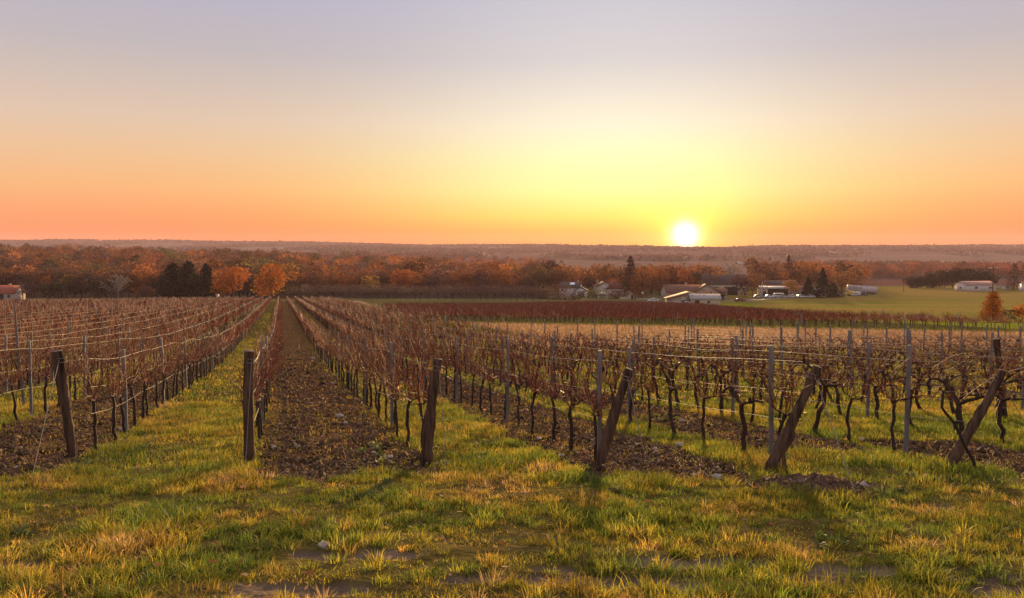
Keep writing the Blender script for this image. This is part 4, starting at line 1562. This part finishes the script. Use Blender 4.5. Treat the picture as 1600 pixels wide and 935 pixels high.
forest('forest', [(-130, 450, 376, 900, 15.5, 17), (450, 700, 420, 860, 15.5, 16), (700, 840, 430, 720, 15, 15)], 'dense autumn wood in rust and brown filling the valley side', RUST + RUST + BROWN + PURPLE + OLIVE + [(.27, .095, .026)], 801)
forest('farm_woods', [(800, 1000, 440, 540, 11, 14.5), (990, 1112, 392, 530, 8.5, 13), (858, 980, 395, 440, 9, 13), (1198, 1322, 440, 620, 10, 16)], 'autumn trees crowding behind the farm houses', RUST + BROWN + [(.24, .10, .03)], 802)
forest('far_woodland', [(1310, 1720, 820, 1010, 13, 15), (-60, 900, 1000, 1500, 30, 13)], 'reddish far woodland belt below the hills', [(.17, .05, .03), (.14, .05, .035), (.20, .065, .03)], 803)


def hill_woods():
    r = np.random.default_rng(804)
    n = 26000
    D = r.uniform(1100, 4600, n)
    a = r.uniform(-.74, .74, n)
    L = a * D
    keep = (fbm(L / 210, D / 330, 41) > .50) | (D > np.where(a < -.1, 3700, 2500)) & (r.random(n) < .8)
    keep &= ~hill_field(L, D)
    L, D = L[keep], D[keep]
    n = len(L)
    C0 = np.stack([L, D, height(L, D)], 1)
    k = 7
    C = (C0[:, None] + r.normal(0, 1, (n, k, 3)) * np.array([8, 8, 1.8]) + np.array([0, 0, 6.5])).reshape(-1, 3)
    V, Fq = cards(C, 7.5, r)
    col = np.array([(.085, .042, .036), (.10, .047, .038), (.078, .043, .038)])[r.integers(0, 3, n)]
    tag(build('hill_forest', V, Fq, M['leaf'], np.repeat(col, 4 * k, 0)), 'hazy woods covering the distant hills', 'wood', kind='stuff')


hill_woods()


# ------------------------------------------------------------------ buildings
def slab(poly, t, b):
    """poly: 4 corners of a roof plane -> thin solid."""
    V = [Vector(p) for p in poly]
    n = (V[1] - V[0]).cross(V[2] - V[0]).normalized() * t
    if n.z < 0:
        n = -n
    W_ = [tuple(p) for p in V] + [tuple(p + n) for p in V]
    m = len(V)
    b.add(W_, [tuple(range(m)), tuple(range(2 * m - 1, m - 1, -1))] + [(i, i + m, (i + 1) % m + m, (i + 1) % m) for i in range(m)])


def house(kind, pos, yaw, w, d, hw, hr, wall, roof, label, ridge='x', windows=(), doors=(), chimney=None, over=.35, cat='house', hip=False, skylight=None, base=-1.0):
    """w along local x, d along local y (front is -y); windows and doors: (face, along, z, width, height, material)."""
    root = empty(kind, pos, yaw, label, cat)
    b = MB()
    if ridge == 'x':
        prof = [(-d / 2, base), (d / 2, base), (d / 2, hw)] + ([] if hip else [(0, hw + hr)]) + [(-d / 2, hw)]
        b.prism(prof, 'x', -w / 2, w / 2)
    else:
        prof = [(-w / 2, base), (w / 2, base), (w / 2, hw), (0, hw + hr), (-w / 2, hw)]
        b.prism(prof, 'y', -d / 2, d / 2)
    b.obj('wall', M[wall], root)
    rb = MB()
    e = .03
    if ridge == 'x':
        sl = hr / (d / 2)
        yo, zo = d / 2 + over, hw - sl * over + e
        xr = w / 2 - (d / 2 if hip else -over)
        xe = w / 2 + over
        for s in (-1, 1):
            slab([(-xe, s * yo, zo), (xe, s * yo, zo), (xr, 0, hw + hr + e), (-xr, 0, hw + hr + e)], .18, rb)
        if hip:
            for s in (-1, 1):
                slab([(s * xe, -yo, zo), (s * xe, yo, zo), (s * xr, 0, hw + hr + e)], .17, rb)
    else:
        sl = hr / (w / 2)
        xo, zo = w / 2 + over, hw - sl * over + e
        ye = d / 2 + over
        for s in (-1, 1):
            slab([(s * xo, -ye, zo), (s * xo, ye, zo), (0, ye, hw + hr + e), (0, -ye, hw + hr + e)], .18, rb)
    ro = rb.obj('roof', M[roof], root)
    for nm, lst in (('window', windows), ('door', doors)):
        for face, along, z, ww, hh, mat in lst:
            m = MB()
            fr = MB()
            t = .07
            if face == 'front':
                y = -d / 2
                m.box((along - ww / 2, y - .03, z), (along + ww / 2, y + .05, z + hh))
                for q in ((along - ww / 2 - t, z - t, along + ww / 2 + t, z), (along - ww / 2 - t, z + hh, along + ww / 2 + t, z + hh + t), (along - ww / 2 - t, z, along - ww / 2, z + hh), (along + ww / 2, z, along + ww / 2 + t, z + hh)):
                    fr.box((q[0], y - .07, q[1]), (q[2], y + .04, q[3]))
            else:
                s = -1 if face == 'left' else 1
                x = s * w / 2
                m.box((min(x - .05 * s, x + .03 * s), along - ww / 2, z), (max(x - .05 * s, x + .03 * s), along + ww / 2, z + hh))
                for q in ((along - ww / 2 - t, z - t, along + ww / 2 + t, z), (along - ww / 2 - t, z + hh, along + ww / 2 + t, z + hh + t), (along - ww / 2 - t, z, along - ww / 2, z + hh), (along + ww / 2, z, along + ww / 2 + t, z + hh)):
                    fr.box((min(x - .04 * s, x + .07 * s), q[0], q[1]), (max(x - .04 * s, x + .07 * s), q[2], q[3]))
            wo = m.obj(nm, M[mat], root)
            fr.obj('frame', M['white' if nm == 'window' else 'bark'], wo)
    if chimney:
        cx, cy, ch = chimney
        c = MB()
        c.box((cx - .35, cy - .35, hw + hr * .3), (cx + .35, cy + .35, hw + hr + ch))
        c.box((cx - .42, cy - .42, hw + hr + ch), (cx + .42, cy + .42, hw + hr + ch + .12))
        c.obj('chimney', M['stonewall'], ro)
    if skylight:
        sx, t0, sw, shh = skylight
        m = MB()
        sl = hr / (d / 2)
        y0, y1 = -d / 2 * (1 - t0), -d / 2 * (1 - t0 - shh)
        slab([(sx - sw / 2, y0, hw + hr * t0 + .25), (sx + sw / 2, y0, hw + hr * t0 + .25), (sx + sw / 2, y1, hw + hr * (t0 + shh) + .25), (sx - sw / 2, y1, hw + hr * (t0 + shh) + .25)], .06, m)
        m.obj('skylight', M['skylight'], ro)
    return root


house('red_roofed_house', pix(4, 306), R(3), 12, 7.5, 2.6, 2.6, 'plaster', 'redtile', 'low pale house with red tiled roof at the edge of the wood', windows=[('front', -3.2, .9, 1.2, 1.1, 'glass'), ('front', 4.0, .9, 1.2, 1.2, 'glass')], doors=[('front', 1.0, 0, 2.2, 2.1, 'dark')], chimney=(2.4, 0, .6))
house('white_house', pix(892, 372), R(-14), 9.0, 8.0, 3.9, 2.3, 'white', 'darkroof', 'white house with bright skylight half hidden by a bush', windows=[('front', -3.2, 2.2, 1.1, 1.3, 'glass'), ('front', 2.8, 1.0, 1.1, 1.3, 'glass'), ('right', 0, 1.6, 1.2, 1.3, 'glass')], chimney=(3.2, .5, .7), skylight=(1.0, .42, 2.2, .4))
house('white_annex', pix(908, 366), R(-10), 5.5, 5.5, 2.7, 1.5, 'white', 'darkroof', 'small white wing stepping down beside the skylight house', ridge='y', windows=[('front', .8, .9, 1.0, 1.3, 'glass')])
house('gabled_house', pix(943, 382), R(4), 7.5, 8.0, 4.1, 2.0, 'plaster', 'tile', 'pale gabled house with round topped window, wing at its side', ridge='y', windows=[('front', 0, 3.0, 1.3, 1.5, 'white'), ('front', -1.9, .8, 1.0, 1.3, 'glass')], chimney=(-2.6, 1.5, .9))
house('red_hipped_house', pix(960.5, 380), R(2), 7.6, 7.0, 3.4, 3.4, 'plaster', 'darkred', 'pale square wing under a steep dark red hipped roof', hip=True, ridge='x', windows=[('front', .8, 1.2, 1.6, 1.5, 'white')])
house('small_hut', pix(985, 350), R(10), 2.6, 2.6, 2.0, 1.1, 'plaster', 'tile', 'tiny pale hut with dark doorway by the vineyard edge', ridge='y', doors=[('front', .4, 0, .8, 1.7, 'dark')], cat='hut')
house('long_barn', pix(1131, 395), R(-8), 20, 15, 5.0, 4.6, 'beige', 'darkroof', 'big barn with long dark roof and pale gable end', windows=[('right', 0, 5.2, 1.4, 1.2, 'glass')], doors=[('front', 2.5, 0, 6.0, 3.8, 'dark'), ('front', -5.0, 0, 4.0, 3.6, 'dark')], cat='barn')  # dark front panels stand in for the shade of the open bays
house('stone_farmhouse', pix(1066, 352), R(7), 16, 9, 3.2, 3.0, 'stonewall', 'tile', 'long stone farmhouse with brown roof behind the beige barn', windows=[('front', -5.9, 1.0, 1.0, 1.3, 'glass'), ('front', 5, 1.2, 1.0, 1.2, 'glass')], doors=[('front', -2.8, 0, 2.8, 2.4, 'dark')], chimney=(1.8, .4, .9))
house('stone_gable', pix(1103, 350), R(-6), 10, 9, 3.6, 3.0, 'stonewall', 'tile', 'stone house with gable facing the vineyard beside the long barn', ridge='y', windows=[('front', 1.6, 2.6, .9, 1.1, 'glass'), ('front', -2.5, 1.1, .9, 1.2, 'glass')], doors=[('front', -.4, 0, 1.1, 2.1, 'dark')])
house('lean_house', pix(1122, 360), R(-6), 7, 6, 2.8, 1.6, 'plaster', 'tile', 'low pale outbuilding joined to the stone gable', doors=[('front', 1.4, 0, 1.4, 2.0, 'dark')], windows=[('front', -1.6, 1.0, 1.0, 1.0, 'glass')], cat='outbuilding')
house('beige_barn', pix(1076, 305), R(-4), 15.5, 11, 2.2, 2.3, 'beige', 'tile', 'beige barn with low brown gable roof and white door, foremost of the farm', ridge='y', doors=[('front', -4.7, 0.1, 2.9, 1.7, 'white'), ('front', -1.9, 0.1, 1.9, 1.7, 'dark'), ('front', 3.2, 2.0, 2.4, .6, 'dark')], over=.6, cat='barn')
house('pale_roofed_shed', pix(1101, 297), R(-3), 10.4, 6, 2.5, 1.5, 'beige', 'tin', 'low shed with pale sheet roof against the beige barn', doors=[('front', -3.0, 0, 1.5, 1.9, 'dark')], windows=[('front', 1.0, 1.0, 1.1, .8, 'glass')], cat='shed')
house('open_shed', pix(1208, 388), R(-4), 12, 7, 3.2, .9, 'dark', 'tin', 'dark open sided shed with pale sheet roof behind the parked vehicles', doors=[('front', -2.6, 0, 4.4, 2.6, 'dark'), ('front', 3.0, 0, 4.6, 2.6, 'dark')], cat='shed')  # closed walls coloured near-black in place of the shaded open side
house('plank_shed', pix(1192, 386), R(-4), 3.8, 4, 3.2, .8, 'white', 'tin', 'narrow whitish shed at the end of the open sided shed', doors=[('front', .4, 0, 1.4, 2.0, 'dark')], cat='shed')
house('pink_cottage', pix(1250, 390), R(-3), 5.5, 5, 2.6, 1.4, 'plaster', 'tile', 'small pink cottage glimpsed between the farm conifers', windows=[('front', -1.3, .9, .9, 1.1, 'glass')], doors=[('front', .9, 0, 1.0, 2.0, 'dark')])
house('garden_shed', pix(1276, 374), R(5), 3.4, 3.0, 3.0, .7, 'white', 'tin', 'white garden shed between two dark conifers', doors=[('front', -.4, 0, 1.1, 2.0, 'dark')], cat='shed')
house('roof_ridge_house', pix(1218, 408), R(-5), 16, 9, 3.4, 2.8, 'stonewall', 'darkroof', 'long dark roofed building behind the pale shed roofs', windows=[('front', 2, 1.1, 1, 1.2, 'glass')], doors=[('front', -3, 0, 1.6, 2.1, 'dark')])
house('white_bungalow', pix(1524, 462), R(12), 18.5, 9, 3.4, 1.9, 'white', 'pinktile', 'white bungalow with pale tiled roof beyond the green field', windows=[('front', -3.0, 1.4, 2.0, 1.2, 'glass'), ('front', 6.4, 1.4, 3.2, 1.0, 'glass'), ('left', 0, 1.3, 1.2, 1.1, 'glass')], doors=[('front', 1.4, 0, 1.7, 2.2, 'trailer')], cat='bungalow')
house('edge_house', pix(1606, 455), R(0), 6, 6, 3.4, 1.5, 'white', 'pinktile', 'white building cut off by the photo edge behind the red conifer', windows=[('front', -1.2, 1.1, 1, 1.2, 'glass')])
for i, (px, d_, w_, lab, rm) in enumerate(((27, 1050, 13, 'white house peeping over the wood near the photo edge', 'tin'), (545, 2700, 24, 'tiny white farm on the far slope above the golden tree', 'tile'), (926, 1900, 14, 'far white house on the hazy slope, left one of two', 'tile'),
                                           (939, 1900, 12, 'far white house on the hazy slope, right one of two', 'tile'), (1303, 2200, 20, 'tiny pale farm under the ridge above the farm pines', 'tile'), (1160, 1500, 14, 'faint pale house beyond the bare tree', 'tile'))):
    house('distant_house', pix(px, d_), 0, w_, w_ * .6, w_ * .28, w_ * .14, 'white', rm, lab, windows=[('front', 0, w_ * .08, w_ * .1, w_ * .1, 'glass')])


# carport with white posts, low wall, round sign
def carport():
    root = empty('canopy', pix(941.5, 348), 0, 'small white roofed canopy on two posts before the dark bush', 'canopy')
    MB().box((-2.4, -1.2, 1.9), (2.4, 1.2, 2.2)).prism([(-2.4, 2.2), (2.4, 2.2), (0, 2.9)], 'y', -1.2, 1.2).obj('roof', M['plaster'], root)
    for sx in (-1.7, 1.7):
        MB().box((sx - .3, -.3, -.4), (sx + .3, .3, 1.9)).obj('pillar', M['white'], root)


carport()


def low_wall(px0, px1, d_, h, label, mat='beige'):
    a, b = pix(px0, d_), pix(px1, d_)
    m = MB().box((a.x, d_ - .15, min(a.z, b.z) - .6), (b.x, d_ + .15, max(a.z, b.z) + h))
    m.box((a.x - .05, d_ - .2, max(a.z, b.z) + h), (b.x + .05, d_ + .2, max(a.z, b.z) + h + .08))
    tag(m.obj('garden_wall', M[mat]), label, 'wall')


low_wall(968, 981, 349, .7, 'low beige garden wall beside the tiny hut')
low_wall(993, 1035, 346, .5, 'long low wall in front of the rust hedge', 'stonewall')


def round_sign():
    root = empty('road_sign', pix(1004.5, 342), 0, 'round white sign on a thin pole by the long low wall', 'sign')
    MB().tube([(0, 0, -.3), (0, 0, 2.9)], [.05, .05], 8).obj('pole', M['post'], root)
    MB().disc((0, -.06, 3.1), 'y', .55, .05, 18).obj('disc', M['white'], root)


round_sign()


def gate_post():
    root = empty('gate_post', pix(339.5, 306), 0, 'white gate pillar under the rounded orange tree', 'gate post')
    MB().box((-.35, -.35, -.3), (.35, .35, 2.0)).obj('pillar', M['white'], root)
    MB().box((-.45, -.45, 2.0), (.45, .45, 2.15), .8).obj('cap', M['stonewall'], root)


gate_post()


# ------------------------------------------------------------------ vehicles
def car(pos, yaw, paint, label, length=4.2, kind='parked_car', cat='car', van=False, group=None):
    root = empty(kind, pos, yaw, label, cat, group)
    l, w, h = length, 1.75, (1.5 if not van else 2.1)
    b = MB()
    if van:
        prof = [(-l / 2, .3), (l / 2, .3), (l / 2, h * .5), (l / 2 - .25, h * .62), (l / 2 - .9, h), (-l / 2 + .05, h), (-l / 2, h * .9)]
        glass = [(l / 2 - .42, h * .62), (l / 2 - .95, h * .93), (-l / 2 + .5, h * .93), (-l / 2 + .45, h * .62)]
    else:
        prof = [(-l / 2, .3), (l / 2, .3), (l / 2 + .03, .62), (l / 2 - .15, .78), (l * .22, .92), (l * .06, h - .08), (-l * .05, h), (-l * .26, h - .05), (-l * .42, .98), (-l / 2, .9)]
        glass = [(l * .20, .95), (l * .055, h - .13), (-l * .25, h - .12), (-l * .38, .97)]
    b.prism(prof, 'y', -w / 2, w / 2)
    b.obj('body', M[paint], root)
    for s in (-1, 1):
        MB().prism(glass, 'y', s * w / 2 - .012, s * w / 2 + .012).obj('side_window', M['glass'], root)
    ws = MB()
    if van:
        ws.add([(l / 2 - .28, -w * .45, h * .64), (l / 2 - .28, w * .45, h * .64), (l / 2 - .84, w * .43, h * .98), (l / 2 - .84, -w * .43, h * .98)], [(0, 1, 2, 3)])
    else:
        ws.add([(l * .225, -w * .45, .94), (l * .225, w * .45, .94), (l * .075, w * .42, h - .09), (l * .075, -w * .42, h - .09)], [(0, 1, 2, 3)])
    ws.obj('windscreen', M['glass'], root)
    for sx in (-.31, .30):
        for s in (-1, 1):
            wh = MB().disc((sx * l, s * (w / 2 - .08), .32), 'y', .32, .2).obj('wheel', M['tyre'], root)
            MB().disc((sx * l, s * (w / 2 + .025), .32), 'y', .19, .02).obj('rim', M['cargrey'], wh)
    for s in (-1, 1):
        MB().box((l / 2 - .06, s * .62 - .16, .62), (l / 2 + .045, s * .62 + .16, .76)).obj('headlight', M['lamp_glass'], root)
    return root


def on(px, py, up=0.0):
    p = pixg(px, py)
    return p + Vector((0, 0, up))


car(on(1157, 471.5), R(8), 'carred', 'red car with pale roof parked alone on the farm track', 4.6)
car(on(1020.5, 472), R(185), 'carwhite', 'white car parked by the long low wall near the farmhouse')
car(on(1070, 478), R(170), 'carwhite', 'white car nosed up to the beige barn door', 3.9)
car(on(397.5, 461), R(250), 'carwhite', 'white van parked at the head of the vine rows between orange trees', 5.0, 'parked_van', 'van', True)
car(pix(1203, 366), R(4), 'carwhite', 'white car nearest the narrow whitish shed in the line', 4.2, group='vehicles lined up along the track')
car(pix(1216, 367), R(182), 'carwhite', 'white van second in the line along the track', 4.9, 'parked_van', 'van', True, 'vehicles lined up along the track')
car(pix(1227, 367), R(3), 'cargrey', 'grey car between white vans in the line', 4.3, group='vehicles lined up along the track')
car(pix(1238, 368), R(182), 'carwhite', 'white car before the golden leafy tree', 4.4, group='vehicles lined up along the track')
car(pix(1253, 368), R(2), 'carwhite', 'white car in front of the small pink cottage', 4.4, group='vehicles lined up along the track')
car(pix(1266, 366), R(176), 'cargrey', 'pale grey car closest to the white garden shed', 4.5, group='vehicles lined up along the track')
car(on(1184, 466), R(10), 'cargrey', 'small grey car beside the dark red tree', 3.8)
car(pix(1313, 376), R(6), 'cardark', 'dark car between the shortest conifer and the trailer', 4.2)
car(pix(1337, 384), R(170), 'carwhite', 'white car parked in front of the trailer')
car(pix(1350, 386), R(10), 'cardark', 'dark low car under the trailer side', 4.0)
car(on(1565, 451), R(5), 'cargrey', 'silver car parked between the bungalow and the red conifer', 4.3)
car(on(1572, 452.5), R(185), 'carwhite', 'white car beside the trunk of the red conifer', 4.3)
car(on(1449, 448), R(0), 'carwhite', 'far white car in front of the dark grove', 4.3)


def trailer():
    p = pix(1347, 402)
    root = empty('truck_trailer', p, R(-14), 'long white box trailer with dark lettering at the field edge', 'trailer')
    root.rotation_euler = (0, R(3.5), R(-14))
    b = MB().box((-6.8, -1.25, 1.15), (6.8, 1.25, 4.0))
    for x in np.arange(-6.6, 6.7, .6):
        b.box((x - .04, -1.275, 1.2), (x + .04, -1.25, 3.95))
    b.obj('box_body', M['trailer'], root)
    MB().box((-6.84, -1.29, 3.92), (6.84, 1.29, 4.04)).obj('roof_rail', M['white'], root)
    for s in (-1, 1):
        d = MB().box((6.803, min(s * .04, s * 1.2), 1.25), (6.85, max(s * .04, s * 1.2), 3.85)).obj('rear_door', M['white'], root)
        MB().tube([(6.88, s * .3, 1.3), (6.88, s * .3, 3.8)], [.025, .025], 6).obj('lock_bar', M['post'], d)
    MB().box((-6.6, -.5, .85), (6.6, .5, 1.148)).obj('chassis', M['cardark'], root)
    for x in (3.0, 4.3, 5.6):
        for s in (-1, 1):
            wh = MB().disc((x, s * 1.0, .5), 'y', .5, .35).obj('wheel', M['tyre'], root)
            MB().disc((x, s * 1.19, .5), 'y', .26, .03).obj('rim', M['cargrey'], wh)
    for s in (-1, 1):
        MB().box((-3.6, s * .7 - .08, 0), (-3.4, s * .7 + .08, 1.1)).obj('landing_leg', M['post'], root)
    cu = bpy.data.curves.new('lettering', 'FONT')
    cu.body = 'PLAYAC'
    cu.size = 1.25
    cu.extrude = .004
    to = bpy.data.objects.new('lettering', cu)
    COL.objects.link(to)
    bpy.context.view_layer.update()
    me = bpy.data.meshes.new_from_object(to.evaluated_get(bpy.context.evaluated_depsgraph_get()))
    bpy.data.objects.remove(to)
    me.materials.clear()
    me.materials.append(M['ink'])
    lo = link('lettering', me, root)
    lo.location = (-4.4, -1.283, 2.55)
    lo.rotation_euler = (math.pi / 2, 0, 0)
    # tractor unit in front of the box
    root2 = empty('old_lorry', pix(1329, 385), R(175), 'old yellow fronted white lorry parked before the trailer', 'lorry')
    MB().prism([(-1.0, .5), (1.1, .5), (1.1, 1.4), (.9, 2.3), (-1.0, 2.3)], 'y', -1.05, 1.05).obj('cab', M['caryellow'], root2)
    MB().box((-4.6, -1.0, .8), (-1.05, 1.0, 1.9)).obj('load_bed', M['white'], root2)
    MB().add([(1.105, -.9, 1.45), (1.105, .9, 1.45), (.93, .85, 2.2), (.93, -.85, 2.2)], [(0, 1, 2, 3)]).obj('windscreen', M['glass'], root2)
    for x in (.3, -3.4):
        for s in (-1, 1):
            MB().disc((x, s * .95, .45), 'y', .45, .28).obj('wheel', M['tyre'], root2)


trailer()


def utility_pole(px, d_, H, label):
    root = empty('utility_pole', pix(px, d_), R(4), label, 'pole')
    MB().tube([(0, 0, -.5), (0, 0, H)], [.17, .11], 9).obj('pole', M['log'], root)
    MB().box((-1.5, -.06, H - .5), (1.5, .06, H - .36)).obj('cross_arm', M['post'], root)
    for x in (-1.4, -1.0, -.55, 0.05, .5, .95, 1.4):
        MB().tube([(x, 0, H - .355), (x, 0, H - .2), (x, 0, H - .1)], [.05, .10, .05], 8).obj('insulator', M['white'], root)


utility_pole(1552, 255, 12.6, 'wooden utility pole behind the small orange tree, white insulators on top')
utility_pole(1412.5, 440, 12.5, 'thin utility pole at the far edge of the green field')


def brush_pile():
    r = np.random.default_rng(61)
    p = pix(1441, 103)
    n = 160
    a = r.random(n) * 6.28
    s = np.stack([r.normal(0, .45, n), r.normal(0, .35, n), np.zeros(n)], 1)
    e = s * .35 + np.stack([np.cos(a) * .5, np.sin(a) * .4, r.uniform(.25, .95, n)], 1)
    P = np.stack([s, (s + e) / 2 + r.normal(0, .08, (n, 3)), e], 1)
    V, Fq = tubes(P, np.repeat([[.03, .025, .015]], n, 0), 4)
    o = build('brush_heap', V, Fq, M['cane'], np.tile((.13, .085, .06), (len(V), 1)))
    o.location = p
    tag(o, 'grey brown heap of cut branches at the green field edge', 'brush heap')


brush_pile()

# ------------------------------------------------------------------ evening haze over the valley
def haze():
    m = bpy.data.materials.new('haze')
    m.use_nodes = True
    nt = m.node_tree
    nt.nodes.clear()
    out = nt.nodes.new('ShaderNodeOutputMaterial')
    pv = nt.nodes.new('ShaderNodeVolumePrincipled')
    pv.inputs['Color'].default_value = (0.82, 0.62, 0.74, 1)
    pv.inputs['Density'].default_value = 0.00007
    pv.inputs['Density Attribute'].default_value = ''
    pv.inputs['Anisotropy'].default_value = 0.20
    nt.links.new(pv.outputs[0], out.inputs['Volume'])
    m.cycles.homogeneous_volume = True
    g = bpy.data.objects['ground'].data
    z = np.empty(len(g.vertices) * 3, np.float32)
    g.vertices.foreach_get('co', z)
    z0 = float(z[2::3].min()) - 1.0
    b = MB().box((-4500, -60, z0), (4500, 5060, 78))
    tag(b.obj('haze', m), 'thin evening haze lying over the valley', 'haze', kind='stuff')


haze()
